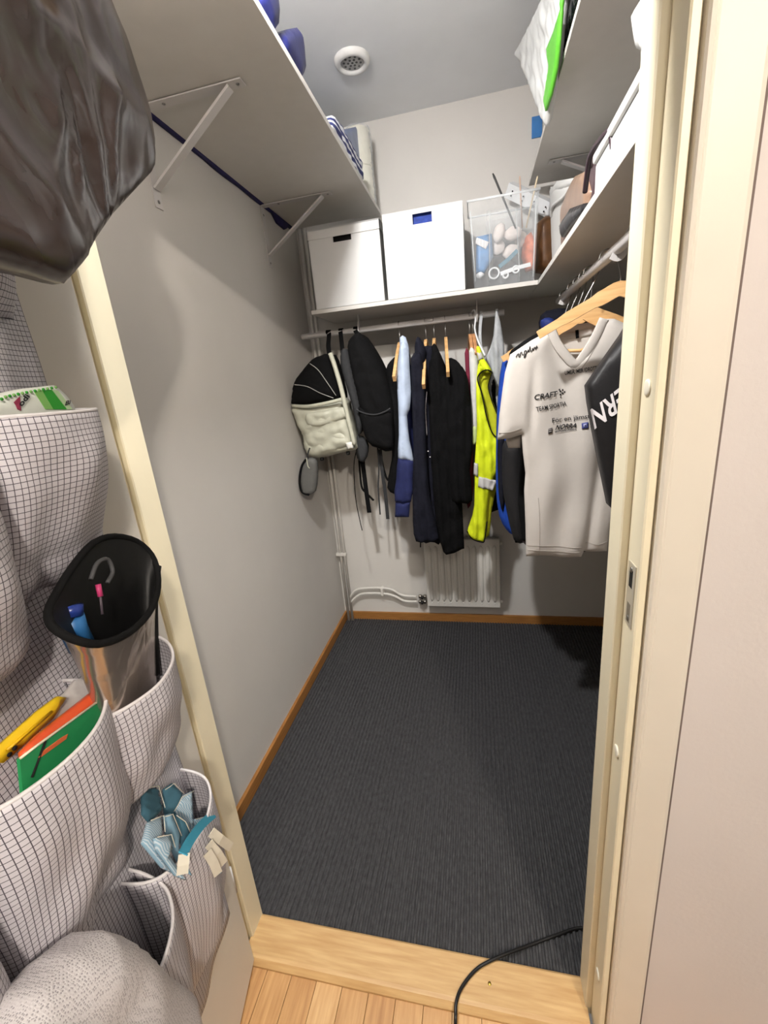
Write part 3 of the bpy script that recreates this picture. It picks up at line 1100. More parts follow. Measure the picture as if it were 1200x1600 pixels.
# ---- cards and covers in the pocket below
gc = thing('cardboard_folder', 'green cardboard folder with a slot standing in the checked pocket', 'folder', DW(.36, .95, .09))
NG = .108
g_m = M('folder_green', (36, 138, 82), .55, .04, 30)
gb = vol('cover', [DP(u, v, NG) for u, v in ((31, 1186), (60, 1164), (176, 1080), (178, 1093), (172, 1104), (150, 1230), (40, 1290), (34, 1217))], g_m, gc, n=DN, thick=.003, bulge=.0006, w=.005, res=.012, smooth=False)
sg = o_surf[gb.name]
patch('slot', ((58, 1184), (66, 1173), (95, 1152), (104, 1147), (101, 1155), (80, 1170), (62, 1183)), NG, M('folder_orange', (214, 104, 62), .6), gc, surf=sg)
tube('fold_line', [sg(DP(48, 1215, NG), .0004), sg(DP(70, 1158, NG), .0004)], .0011, dark_m, gc, k=6)
tube('paper_edge', [sg(DP(31, 1185, NG), .0), sg(DP(60, 1163, NG), 0), sg(DP(176, 1079, NG), .0)], .0012, M('paper_cream', (236, 226, 200), .7), gc, k=6)
oc = thing('plastic_wallet', 'orange plastic wallet behind the green folder', 'wallet', DW(.37, .95, .08))
vol('wallet_body', [DP(u, v, .100) for u, v in ((38, 1176), (62, 1150), (110, 1112), (150, 1080), (168, 1074), (174, 1082), (140, 1220), (50, 1260))], M('wallet_orange', (222, 88, 48), .3, .05, 20), oc, n=DN, thick=.006, bulge=.004, w=.015, res=.012)
yc = thing('plastic_ruler_set', 'yellow plastic template with holes behind the orange wallet', 'template', DW(.41, .95, .075))
yo = vol('template', [DP(u, v, .078) for u, v in ((-14, 1176), (0, 1166), (60, 1112), (92, 1088), (104, 1090), (84, 1122), (34, 1168), (6, 1192), (-14, 1192))], M('template_yellow', (244, 206, 40), .35, .03, 20), yc, n=DN, thick=.004, bulge=.0015, w=.006, res=.01)
sy = o_surf[yo.name]
for u, v in ((12, 1179), (20, 1169)):
    lathe('hole', [(.0022, 0), (.0022, .0008)], sy(DP(u, v, .078), .0002), dark_m, yc, 10, 'x')
tube('ridge', [sy(DP(8, 1172, .078), .0004), sy(DP(78, 1112, .078), .0004)], .0014, M('template_dark_yellow', (214, 172, 24), .35), yc, k=6)  # ridge line in a darker yellow
pc = thing('clear_pouch', 'crinkled clear plastic pouch sticking up behind the orange wallet', 'pouch', DW(.36, 1.0, .07))
vol('film', [DP(u, v, .070) for u, v in ((70, 1128), (92, 1098), (120, 1062), (138, 1060), (166, 1072), (170, 1090), (130, 1200), (80, 1210))], clear_mat('clear_film', (240, 236, 232), .42, .12), pc, n=DN, thick=.004, bulge=.006, w=.02, res=.008, wr=lambda x, z: .007*noise.noise(Vector((x*60, z*50, 1))))

# ---- folded face masks
mb = M('mask_blue', (126, 164, 186), .85, .08, 40)
ms = stripe_mat('mask_pleats', (142, 176, 198), (196, 210, 220), .0030, 0, .45, .85)
mt_ = M('mask_teal', (66, 108, 126), .85, .1, 40)
mw = M('mask_white', (226, 220, 204), .85, .05, 40)
masks = [((228, 1232), (248, 1228), (258, 1262), (240, 1282), (228, 1268), .100, mt_, 'dark teal folded mask at the far left of the mask pocket'),
         ((258, 1234), (272, 1224), (288, 1240), (280, 1272), (260, 1270), .092, mt_, 'dark teal folded mask at the back of the mask pocket'),
         ((272, 1268), (284, 1246), (303, 1236), (306, 1290), (294, 1298), .105, ms, 'pleated pale blue mask standing tallest on the right of the pocket'),
         ((236, 1282), (256, 1274), (258, 1300), (250, 1326), (228, 1314), .122, ms, 'pleated pale blue mask at the front left of the mask pocket'),
         ((258, 1276), (270, 1272), (284, 1306), (282, 1326), (262, 1312), .118, mb, 'blue folded mask in the middle of the mask pocket'),
         ((246, 1308), (268, 1304), (274, 1324), (268, 1334), (250, 1326), .134, ms, 'small pleated mask end at the front rim of the mask pocket'),
         ((276, 1274), (290, 1284), (300, 1306), (288, 1322), (276, 1300), .112, mt_, 'dark teal folded mask between the pleated ones'),
         ((306, 1280), (322, 1276), (334, 1300), (330, 1330), (312, 1330), .118, ms, 'white striped mask at the right rim of the mask pocket')]
for k, row in enumerate(masks):
    px, nn, mm, lb = row[:5], row[5], row[6], row[7]
    t = thing('face_mask', lb, 'face mask', DP(px[3][0], px[3][1], nn), 'folded masks in the organizer pocket')
    # tilt every mask differently so that the pleats stand on edge
    ang = (-.5, .4, .25, -.35, .6, -.1, .9, .2)[k]
    nv = DN*math.cos(ang)+DE*math.sin(ang)*.8+np.array([0, 0, .25])
    nv /= np.linalg.norm(nv)
    base = DP(px[3][0], px[3][1], nn)
    pts = []
    for u, v in px:
        r_ = ray(u, v)
        tt = ((base-CAM)@nv)/(r_@nv)
        pts.append(CAM+r_*tt)
    low = [pts[3]+np.array([0, 0, -.05]), pts[4]+np.array([0, 0, -.05])]
    vol('mask_body', pts[:4]+low+pts[4:], mm, t, n=nv, thick=.003, bulge=.003, w=.008, res=.006, rnd=0,
        wr=lambda x, z, k=k: .0022*math.sin(x*520+z*300+k))
    tube('edge_seam', [pts[0], (pts[0]+pts[1])/2+nv*.001, pts[1], pts[2]], .0006, mw, t, k=6)
TOCAM = CAM-DP(300, 1330, .14); TOCAM /= np.linalg.norm(TOCAM)
st_ = thing('mask_strap', 'turquoise strap with a cream end draped over the mask pocket rim', 'strap', DP(286, 1335, .14))
sweep('band', catmull([DP(334, 1272, .128), DP(316, 1288, .138), DP(298, 1312, .146), DP(286, 1334, .152)], 5), rect(.012, .0012), M('strap_turquoise', (66, 160, 190), .8), st_, up=TOCAM, smooth=False)
sweep('tab', [DP(288, 1334, .1525), DP(286, 1352, .151), DP(285, 1366, .149)], rect(.0135, .0012), mw, st_, up=TOCAM, smooth=False)
for k, (a, b, c) in enumerate((((330, 1300), (345, 1312), (361, 1324)), ((326, 1318), (340, 1334), (350, 1350)), ((324, 1332), (334, 1348), (341, 1366)))):
    t = thing('mask_strap', ('cream strap end pointing right over the pocket rim', 'cream strap end hanging in the middle of the three', 'lowest cream strap end hanging over the pocket rim')[k], 'strap', DP(b[0], b[1], .14), 'cream strap ends of the masks')
    sweep('tab', [DP(a[0], a[1], .138), DP(b[0], b[1], .144-.002*k), DP(c[0], c[1], .142-.002*k)], rect(.0125, .0011), mw, t, up=TOCAM, smooth=False)

# ---- white mesh laundry bag bulging from the lowest pocket
mesh_m = dots_mat('white_mesh_fabric', (216, 212, 214), (166, 162, 166), 470, .34)
lb = thing('mesh_bag', 'white mesh laundry bag bulging out of the lowest pocket', 'bag', DP(160, 1560, .15))
vol('bag_body', [DP(u, v, .135) for u, v in ((160, 1453), (190, 1462), (215, 1480), (258, 1520), (298, 1548), (306, 1600), (300, 1720), (120, 1900), (-40, 1800), (-20, 1690), (20, 1620), (62, 1552), (118, 1488))],
    mesh_m, lb, n=DN, thick=.03, bulge=.040, w=.13, res=.008, rnd=0, wr=lambda x, z: .014*noise.noise(Vector((x*17, z*12, 4)))+.006*math.sin(x*55+z*30))

# ================================================================== ON THE BACK SHELF
ZT = ZB+ST   # top of the lower shelves
YB = 1.925


def carton(name, label, u0, u1, vb0, vb1, vt0, vt1, lid_h, hole_px, hole_m, depth):
    """white cardboard storage box: body with a real hand hole, lid with overhanging rim"""
    a = PY(u0, vb0, YB); b = PY(u1, vb1, YB); c = PY(u1, vt1, YB)
    x0, x1, z0, z1 = a[0], b[0], ZT+.0005, c[2]
    t = thing(name, label, 'box', ((x0+x1)/2, YB+depth/2, z0))
    h0 = [PY(u, v, YB) for u, v in hole_px]
    hx0, hx1 = min(p[0] for p in h0), max(p[0] for p in h0)
    hz0, hz1 = min(p[2] for p in h0), max(p[2] for p in h0)
    ztop = z1-.002 if lid_h else z1
    ov = .004 if lid_h else 0
    bm = bmesh.new()
    # front board around the hole
    X0, X1 = x0+ov, x1-ov
    add_box(bm, X0, hx0, YB, YB+.003, z0, ztop); add_box(bm, hx1, X1, YB, YB+.003, z0, ztop)
    add_box(bm, hx0, hx1, YB, YB+.003, z0, hz0); add_box(bm, hx0, hx1, YB, YB+.003, hz1, ztop)
    add_box(bm, X0, X0+.003, YB+.003, YB+depth, z0, ztop); add_box(bm, X1-.003, X1, YB+.003, YB+depth, z0, ztop)
    add_box(bm, X0, X1, YB+depth-.003, YB+depth, z0, ztop); add_box(bm, X0, X1, YB, YB+depth, z0, z0+.003)
    if not lid_h:
        add_box(bm, X0, X1, YB+.003, YB+depth, z1-.003, z1)
    bm_obj('box_body', bm, white_m, t)
    if lid_h:
        bm = bmesh.new()
        add_box(bm, x0, x1, YB-.004, YB+depth+.002, z1-.002, z1+.002)
        add_box(bm, x0, x1, YB-.004, YB-.001, z1-lid_h, z1)
        add_box(bm, x0, x0+.003, YB-.004, YB+depth, z1-lid_h, z1)
        add_box(bm, x1-.003, x1, YB-.004, YB+depth, z1-lid_h, z1)
        bm_obj('lid', bm, white_m, t)
    box('hand_hole', hx0-.006, hx1+.006, YB+.02, YB+.04, hz0-.01, hz1+.01, hole_m, t)
    return t


carton('storage_box', 'white cardboard box with a fitted lid and dark hand hole', 494, 603, 487, 471, 366, 340, .034, ((519, 362), (549, 374)), dark_m, .31)
blue_cloth = M('blue_cloth_inside', (34, 62, 150), .7, .25, 60)
carton('storage_box', 'taller plain white box with blue cloth behind its hand hole', 607, 727, 470, 453, 329, 312, 0, ((644, 335), (675, 346)), blue_cloth, .31)

# clear plastic bin with its clutter
cm = clear_mat('clear_bin_plastic', (226, 231, 234), .09, .12)
a = PY(741, 446, YB); b = PY(835, 437, YB); tl = PY(731, 318, YB); tr = PY(842, 300, YB)
bx0, bx1, tx0, tx1 = a[0], b[0], tl[0], tr[0]
BZ0, BZ1 = ZT+.0006, (tl[2]+tr[2])/2+.004
bin_ = thing('plastic_bin', 'clear plastic bin full of craft odds and ends on the back shelf', 'bin', ((bx0+bx1)/2, YB+.15, BZ0))


def frustum(name, x0, x1, X0, X1, y0, y1, Y0, Y1, z0, z1, th, mat, parent):
    V = []
    for (p0, p1, q0, q1, z, o) in ((x0, x1, y0, y1, z0, 0), (X0, X1, Y0, Y1, z1, 0), (X0+th, X1-th, Y0+th, Y1-th, z1, 0), (x0+th, x1-th, y0+th, y1-th, z0+th, 0)):
        V += [(p0, q0, z), (p1, q0, z), (p1, q1, z), (p0, q1, z)]
    F = [(3, 2, 1, 0)]
    for r in range(3):
        for i in range(4):
            j = (i+1) % 4
            F.append((r*4+i, r*4+j, r*4+4+j, r*4+4+i))
    F.append((12, 13, 14, 15))
    return mesh(name, V, F, mat, parent)


frustum('bin_shell', bx0, bx1, tx0, tx1, YB, YB+.155, YB-.012, YB+.165, BZ0, BZ1, .0025, cm, bin_)
rimm = clear_mat('clear_bin_rim', (236, 240, 242), .5, .1)
yy0, yy1 = YB-.014, YB+.167
tube('bin_rim', [(tx0-.002, yy0, BZ1), (tx1+.002, yy0, BZ1), (tx1+.002, yy1, BZ1), (tx0-.002, yy1, BZ1)], .004, rimm, bin_, closed=True, k=6)
for (u0, v0, u1, v1) in ((735, 330, 743, 440), (838, 310, 833, 432)):
    p, q = PY(u0, v0, YB-.008), PY(u1, v1, YB)
    tube('bin_edge', [p, q], .0022, rimm, bin_, k=6)
# inner tray
ic0, ic1 = PY(764, 440, YB+.02)[0], PY(812, 432, YB+.02)[0]
it = thing('plastic_cup', 'small clear plastic container standing inside the clear bin', 'container', ((ic0+ic1)/2, YB+.06, BZ0+.003))
frustum('cup_shell', ic0, ic1, ic0-.004, ic1+.006, YB+.02, YB+.12, YB+.015, YB+.13, BZ0+.0032, PY(790, 326, YB+.02)[2], .002, clear_mat('clear_cup_plastic', (236, 238, 240), .07, .1), it)
for u0, v0, u1, v1 in ((765, 330, 765, 438), (806, 325, 812, 432)):
    tube('cup_edge', [PY(u0, v0, YB+.017), PY(u1, v1, YB+.02)], .0016, rimm, it, k=6)


def blob(name, label, cat, u, v, y, rx, ry, rz, mat, group=None, seed=0, tilt=0):
    c = PY(u, v, y)
    bm = bmesh.new()
    bmesh.ops.create_icosphere(bm, subdivisions=3, radius=1)
    for vv in bm.verts:
        k = 1+.12*noise.noise(vv.co*1.7+Vector((seed, seed, 0)))
        vv.co = Vector((vv.co.x*rx*k, vv.co.y*ry*k, vv.co.z*rz*k))
    bm.transform(Matrix.Rotation(tilt, 4, 'Y'))
    bm.transform(Matrix.Translation(Vector(c)))
    o = bm_obj(name, bm, mat, None, True)
    return tag(o, label, cat, group)


foam = M('white_foam', (238, 226, 220), .8, .03, 60)
for k, (u, v, rx, rz, ti, lb_) in enumerate(((780, 364, .022, .034, .3, 'upright white foam egg in the clear bin'), (801, 365, .034, .025, -.2, 'wide white foam lump at the top right of the heap'), (777, 387, .03, .027, 0, 'round white foam ball low on the left of the heap'), (797, 393, .032, .024, -.5, 'white foam egg at the bottom of the heap'), (814, 374, .022, .028, .2, 'white foam lump beside the sticks in the bin'))):
    blob('foam_ball', lb_, 'foam ball', u, v, YB+.055+.014*k, rx, .018, rz, foam, 'white foam lumps in the clear bin', k, ti)
tag(sweep('roller_handle', [PY(780, 417, YB+.032), PY(795, 405, YB+.035), PY(808, 392, YB+.04)], rect(.014, .012), M('teal_plastic', (46, 122, 148), .4), None, up=(0, 1, 0), smooth=False), 'teal plastic stick lying across the clear bin', 'stick')
tag(vol('orange_cloth', [PY(u, v, YB+.105) for u, v in ((818, 372), (830, 362), (838, 380), (836, 420), (822, 424), (815, 400))], M('orange_cloth', (216, 126, 96), .8, .2, 60), None, thick=.02, bulge=.016, w=.02, res=.01, wr=lambda x, z: .006*noise.noise(Vector((x*50, z*50, 0)))), 'salmon orange cloth at the right side of the clear bin', 'cloth')
tag(vol('brown_bag', [PY(u, v, YB+.135) for u, v in ((770, 400), (790, 398), (810, 412), (808, 428), (770, 428))], M('brown_cloth', (140, 110, 98), .8, .15, 60), None, thick=.01, bulge=.008, w=.02, res=.01), 'brown cloth bundle low in the middle of the clear bin', 'cloth')
bxn = thing('blue_packet', 'blue packet with a white barcode corner on the left of the bin', 'packet', PY(755, 420, YB+.05))
vol('packet_body', [PY(u, v, YB+.05) for u, v in ((744, 370), (768, 365), (771, 400), (757, 425), (744, 425))], M('packet_blue', (92, 138, 186), .5, .15, 40), bxn, thick=.03, bulge=.008, w=.01, res=.01)
vol('barcode', [PY(u, v, YB+.036) for u, v in ((745, 371), (764, 378), (759, 389), (742, 380))], stripe_mat('barcode_print', (236, 236, 236), (150, 140, 140), .006, 0, .2), bxn, thick=.002, bulge=.001, w=.003, res=.006, smooth=False)
wt = M('white_glossy', (226, 228, 230), .3, .03, 30)
sc_ = thing('scissors', 'white handled scissors lying along the bottom of the clear bin', 'scissors', PY(800, 428, YB+.03))
for u, v, r_ in ((772, 427, .019), (806, 421, .012), (790, 430, .010)):
    c = PY(u, v, YB+.016)
    tube('finger_loop', [c+np.array([r_*math.cos(q), 0, r_*math.sin(q)]) for q in np.linspace(0, 2*math.pi, 17)[:-1]], .0035, wt, sc_, closed=True, k=8)
sweep('blade', [PY(782, 428, YB+.017), PY(806, 419, YB+.018), PY(829, 413, YB+.018)], rect(.014, .006), wt, sc_, up=(0, 1, 0), smooth=False)
blob('cable_reel', 'small white reel in the left corner of the clear bin', 'reel', 750, 430, YB+.05, .016, .014, .012, wt, None, 3)
for k, (p0, p1, r_, mm, lb_) in enumerate((((806, 357, .03), (770, 271, .02), .0034, M('brush_black', (30, 28, 28), .4), 'black brush handle sticking out of the clear bin'),
                                         ((816, 356, .10), (812, 275, .07), .0028, M('stick_tan', (196, 168, 150), .6), 'tan stick standing in the middle of the clear bin'),
                                         ((822, 356, .06), (840, 275, .03), .0028, M('stick_pale', (214, 196, 166), .6), 'pale wooden stick leaning right in the clear bin'))):
    p = PY(p0[0], p0[1], YB+p0[2]); q = PY(p1[0], p1[1], YB+p1[2])
    tag(tube('craft_stick', [p, p*.5+q*.5, p*.06+q*.94, q], r_, mm, None, k=8, scale=[1, 1, 1.15, .7]), lb_, 'stick', 'sticks in the clear bin')
# power strip behind the bin
ps = thing('power_strip', 'white multi-socket power strip lying askew behind the clear bin', 'power strip', PY(830, 312, 2.16))
pa, pb = PY(795, 296, 2.20), PY(866, 330, 2.13)
sweep('strip_body', [pa, pa*.5+pb*.5, pb], rect(.052, .036), wt, ps, up=(0, .8, .6), smooth=False)
d_ = (pb-pa)
sd_ = np.cross(np.array([0, .8, .6]), d_); sd_ /= np.linalg.norm(sd_)
nn_ = np.cross(d_/np.linalg.norm(d_), sd_)
if nn_[1] > 0: nn_ = -nn_
for k in range(4):
    c = pa+d_*(.14+.24*k)+nn_*.0265
    for off in (-.008, .008):
        q = c+sd_*off
        lathe('socket_hole', [(.0032, 0), (.0032, -.0012)], q, dark_m, ps, 8, 'y')
# brown leather bag at the back corner of the shelf
tag(vol('leather_bag', [PY(u, v, 2.13) for u, v in ((838, 350), (852, 338), (866, 336), (884, 352), (886, 408), (864, 424), (840, 420))], M('brown_leather', (124, 84, 48), .45, .3, 20, .3, 60), None, thick=.08, bulge=.03, w=.03, res=.012), 'brown leather bag in the corner behind the clear bin', 'bag')

# ================================================================== ON THE LOWER RIGHT SHELF
XS = .262


def sv_(name, label, cat, px, x, mat, thick, bulge=.012, w=.02, rnd=0, wr=None, res=.012, group=None):
    pts = [PX(u, v, x) for u, v in px]
    zmin = min(p[2] for p in pts)
    o = vol(name, pts, mat, None, n=(-1, 0, 0), thick=thick, bulge=bulge, w=w, res=res, rnd=rnd, wr=wr)
    return tag(o, label, cat, group)


wb = thing('plastic_tub', 'white plastic tub with a carrying handle on the lower right shelf', 'tub', PX(870, 385, .30))
vol('tub_body', [PX(u, v, .300) for u, v in ((860, 292), (893, 288), (900, 365))]+[np.array([.30, PX(900, 365, .30)[1], ZT+.001]), np.array([.30, PX(866, 380, .30)[1], ZT+.001])], white_m, wb, n=(-1, 0, 0), thick=.16, bulge=.006, w=.02, res=.012)
tube('handle', catmull([PX(861, 338, .291), PX(864, 322, .288), PX(878, 310, .288), PX(893, 294, .291)], 5), .005, white_m, wb)
vol('tub_rim', [PX(u, v, .297) for u, v in ((858, 300), (870, 283), (896, 278), (896, 288), (868, 300), (861, 312))], white_m, wb, n=(-1, 0, 0), thick=.17, bulge=.003, w=.01, res=.012)
hb = thing('handbag', 'gold brown handbag with dark straps on the lower right shelf', 'handbag', PX(900, 350, .30))
vol('bag_body', [PX(u, v, .284) for u, v in ((878, 345), (879, 322), (888, 296), (898, 276), (914, 268), (922, 300), (920, 312))]+[np.array([.284, PX(920, 318, .284)[1], ZT+.001]), np.array([.284, PX(882, 348, .284)[1], ZT+.001])], M('gold_leather', (140, 114, 96), .35, .2, 14, .2, 60), hb, n=(-1, 0, 0), thick=.03, bulge=.010, w=.03, res=.012)
vol('black_flap', [PX(u, v, .266) for u, v in ((875, 352), (890, 326), (912, 318), (914, 330), (892, 352), (878, 371))], M('black_leather', (36, 34, 36), .3, .2, 20), hb, n=(-1, 0, 0), thick=.02, bulge=.008, w=.02, res=.01)
tube('strap', catmull([PX(914, 300, .266), PX(918, 268, .262), PX(924, 240, .260), (PX(944, 212, .262)), PX(954, 206, .266), PX(958, 232, .27)], 5), .006, M('plum_leather', (52, 36, 44), .4), hb)
hb2 = thing('shoulder_bag', 'dark plum shoulder bag leaning between the handbag and the white box', 'bag', PX(935, 280, .31))
vol('bag_body', [PX(u, v, .300) for u, v in ((918, 300), (922, 262), (936, 226), (952, 206), (966, 205), (958, 236), (940, 268))]+[np.array([.30, PX(935, 280, .30)[1], ZT+.001]), np.array([.30, PX(919, 305, .30)[1], ZT+.001])], M('plum_cloth', (78, 60, 66), .45, .25, 18, .2, 60), hb2, n=(-1, 0, 0), thick=.08, bulge=.012, w=.02, res=.01)
tube('piping', catmull([PX(922, 262, .285), PX(936, 226, .285), PX(952, 207, .285)], 5), .003, M('pale_trim', (180, 170, 172), .5), hb2)
bw = thing('lidded_box', 'long white plastic box on the lower right shelf beside the door post', 'box', PX(960, 255, .33))
q0, q1 = PX(926, 300, XS)[1], PX(995, 190, XS)[1]
box('box_body', XS+.003, XS+.135, q1-.03, q0, ZT+.0006, ZT+.085, M('tub_white', (200, 200, 198), .5, .01, 20), bw, .006)
box('box_lid', XS-.002, XS+.140, q1-.034, q0+.004, ZT+.086, ZT+.105, M('tub_white', (200, 200, 198), .5, .01, 20), bw, .004)
wt2 = thing('white_container', 'white plastic container beside the door post at the top right', 'container', PX(1005, 120, .30))  # the object is a plastic container
vol('container_body', [PX(u, v, .25) for u, v in ((994, 12), (1010, -8), (1040, -10), (1040, 90), (1000, 78), (992, 70), (990, 40))], M('tub_white', (200, 200, 198), .5, .01, 20), wt2, n=(-1, 0, 0), thick=.12, bulge=.008, w=.015, res=.012, rnd=2)
vol('container_base', [PX(u, v, .256) for u, v in ((1001, 76), (1040, 88), (1040, 196), (1004, 190))], M('tub_white', (200, 200, 198), .5, .01, 20), wt2, n=(-1, 0, 0), thick=.1, bulge=.006, w=.015, res=.012)

# ================================================================== ON THE UPPER RIGHT SHELF
ZU = ZL+ST
gb_ = thing('carrier_bag', 'white and green plastic carrier bag drooping over the upper right shelf', 'bag', PX(860, 120, .22))


def plane_of(a, b, c):
    """points on the plane through three measured corners, and its normal towards the room"""
    n = np.cross(b-a, c-a); n /= np.linalg.norm(n)
    if n[0] > 0: n = -n

    def f(u, v, off=0.0):
        d = ray(u, v)
        return CAM+d*(((a-CAM)@n+off)/(d@n))
    return f, n


cf, cn = plane_of(PX(804, 84, .158), PX(852, 198, .215), PX(880, 0, .226))
vol('bag_white', [cf(u, v) for u, v in ((862, -40), (846, 0), (826, 42), (804, 84), (816, 102), (830, 140), (846, 182), (852, 198), (858, 160), (866, 110), (880, 0), (886, -40))], M('white_film', (204, 206, 205), .35, .06, 14, .3, 50), gb_, n=cn, thick=.012, bulge=.008, w=.02, res=.009, wr=lambda x, z: .007*noise.noise(Vector((x*40+z*22, z*26, 3))))
vol('bag_green', [cf(u, v, .012) for u, v in ((874, -40), (875, 14), (864, 50), (853, 77), (857, 106), (849, 157), (852, 174), (860, 150), (868, 112), (873, 66), (877, 10), (880, -40))], M('green_film', (92, 178, 54), .3, .1, 14, .3, 50), gb_, n=cn, thick=.006, bulge=.003, w=.008, res=.008)
bb_ = thing('plastic_bag', 'black plastic bag behind the green carrier bag on the upper right shelf', 'bag', PX(890, 30, .25))
vol('bag_body', [PX(u, v, .250) for u, v in ((878, -40), (875, 0), (872, 60), (866, 118), (884, 84), (905, -4), (914, -40))], crumple_mat('black_film', (26, 26, 32), (14, 14, 18), .25, .4, 30), bb_, n=(-1, 0, 0), thick=.12, bulge=.010, w=.02, res=.01)
p0, p1 = PY(831, 183, BW-.004), PY(839, 215, BW-.004)
tag(box('blue_tag', p0[0], p1[0]+.02, BW-.006, BW-.0005, p1[2], p0[2], M('blue_tape', (60, 120, 184), .5, .1, 40), None, .001), 'small blue tag on the back wall beside the upper right shelf', 'tag')

# ================================================================== ON THE LEFT SHELF
XL = -.412
nv_m = M('dark_blue_plastic', (30, 34, 84), .35, .25, 12, .3, 40)
ls = [((405, -40), (425, -40), (434, 4), (436, 34), (428, 40), (408, 4))]
tag(vol('blue_bag', [PX(u, v, XL-.012) for u, v in ((395, -60), (424, -60), (433, 2), (436, 36), (428, 48), (405, 0))], nv_m, None, n=(1, 0, 0), thick=.25, bulge=.012, w=.03, res=.012), 'dark blue bag nearest the door on the left shelf', 'bag')
tag(vol('blue_bag', [PX(u, v, XL-.012) for u, v in ((438, 52), (448, 46), (464, 43), (470, 54), (474, 82), (476, 112), (470, 124), (444, 78))], nv_m, None, n=(1, 0, 0), thick=.25, bulge=.012, w=.03, res=.01), 'dark blue folded bag alone on the left shelf near the vent', 'bag')
tag(vol('patterned_cloth', [PX(u, v, XL-.010) for u, v in ((512, 196), (518, 180), (530, 194), (545, 222), (562, 252), (566, 286), (552, 270), (530, 232))], stripe_mat('navy_pattern', (220, 222, 228), (46, 52, 104), .022, 1, .55), None, n=(1, 0, 0), thick=.2, bulge=.012, w=.02, res=.008, wr=lambda x, z: .006*noise.noise(Vector((x*30, z*60, 2)))), 'navy and white patterned cloth folded on the left shelf', 'cloth')
kr = thing('paper_roll_pack', 'tall cream paper rolls in clear wrap at the end of the left shelf', 'paper rolls', (-.47, 2.13, ZU))
c0 = PY(574, 260, 2.12)
rx_ = c0[0]-.012
ptop = PY(575, 197, 2.12)[2]
paper = M('roll_paper', (226, 222, 204), .8, .03, 60)
hh_ = (min(ptop, 2.49)-ZU-.002)/2
for k in range(2):
    lathe('roll', [(.018, 0), (.050, 0), (.053, .004), (.053, hh_-.005), (.050, hh_-.001), (.018, hh_-.001)], (-.464, 2.136, ZU+.001+hh_*k), paper, kr, 28)
lathe('clear_wrap', [(.059, 0), (.060, .02), (.058, hh_*1.0), (.061, hh_*1.7), (.056, hh_*2+.003)], (-.464, 2.136, ZU+.0008), clear_mat('wrap_film', (228, 232, 236), .18, .1), kr, 24, cap=False)
kb = thing('blue_packet', 'grey blue packet behind the paper rolls on the left shelf', 'packet', (-.56, 2.1, ZU))
vol('packet_body', [PX(u, v, -.455) for u, v in ((538, 204), (556, 198), (562, 215), (563, 258), (552, 262), (540, 240))], M('packet_greyblue', (128, 140, 172), .4, .15, 20), kb, n=(1, 0, 0), thick=.08, bulge=.004, w=.01, res=.012)
# dark cloth hanging down the gap behind the shelf
dc = thing('dark_cloth', 'dark purple cloth squeezed into the gap behind the left shelf', 'cloth', (LW+.009, 1.6, ZL))
ys = np.linspace(1.25, 2.18, 24)
V = []
for yv in ys:
    zb_ = ZL-.003-.016*max(0, noise.noise(Vector((yv*4, 2, 1))))-(.024 if 2.0 < yv < 2.10 else 0)
    V += [(LW+.0015, yv, zb_), (LW+.016, yv, zb_+.003), (LW+.016, yv, ZL+.10), (LW+.0015, yv, ZL+.11)]
F = [(0, 1, 2, 3), tuple(4*23+i for i in (3, 2, 1, 0))]
for i in range(23):
    for j in range(4):
        F.append((4*i+j, 4*i+4+j, 4*i+4+(j+1) % 4, 4*i+(j+1) % 4))
mesh('cloth_fold', V, F, M('purple_cloth', (40, 36, 84), .8, .3, 30), dc, True)

# ================================================================== CLOTHES ON THE BACK RAIL
def back_of(x, y): return np.array([x/y*.9, 1.0, 0.0])


def slab(t, name, px, y, depth, mat, seed=0, amp=.006, bulge=.022, w=.035, res=.011, rnd=2, ax=.0):
    """a garment hanging edge-on: its near side has the outline, the rest reaches back to the wall"""
    pts = [PY(u, v, y) for u, v in px]
    x = float(np.mean([p[0] for p in pts]))
    return vol(name, pts, mat, t, thick=depth, bdir=back_of(x, y), bulge=bulge, bback=.012, w=w, res=res, rnd=rnd, wr=fold(ax, 1, amp, 190, seed, amp*1.3, 34))


def hanger(label, hook_px, tip_px, ytip=1.87, wood=wood_m, group='wooden hangers on the back rail', far=.36, bar=None):
    """wooden hanger seen along its length: shoulder bar sloping from the neck, wire hook over the rail"""
    hx = PY(hook_px[0], hook_px[1], YR)[0]
    tip = PY(tip_px[0], tip_px[1], ytip)
    neck = np.array([hx, YR, ZR-.085])
    t = thing('clothes_hanger', label, 'hanger', neck, group)
    d = tip-neck
    fartip = neck+np.array([-d[0]*.8, min(-d[1]*.85, BW-YR-.02), d[2]])
    pts = [tip, neck*.35+tip*.65+np.array([0, 0, .010]), neck*.7+tip*.3+np.array([0, 0, .014]), neck, neck*.5+fartip*.5+np.array([0, 0, .012]), fartip]
    sweep('shoulder_bar', catmull(pts, 4), rect(.013, .026), wood, t, up=(0, 0, 1), smooth=False)
    hk = [neck, neck+np.array([0, 0, .05]), np.array([hx, YR+.018, ZR-.004]), np.array([hx, YR+.014, ZR+.013]), np.array([hx, YR, ZR+.0175]), np.array([hx, YR-.015, ZR+.012]), np.array([hx, YR-.019, ZR-.002])]
    tube('hook', catmull(hk, 5), .0017, wire_m, t, k=6)
    return t


YF = 1.905
# 1 black top behind the sweater
g = thing('black_sweater', 'black garment hanging between the backpack and the pale blue sweater', 'sweater', PY(614, 770, YF))
slab(g, 'body', ((620, 556), (610, 564), (603, 578), (606, 605), (610, 640), (613, 690), (611, 730), (605, 762), (616, 772), (628, 774), (632, 700), (630, 600), (628, 560)), YF+.06, .22, black_m, 1)
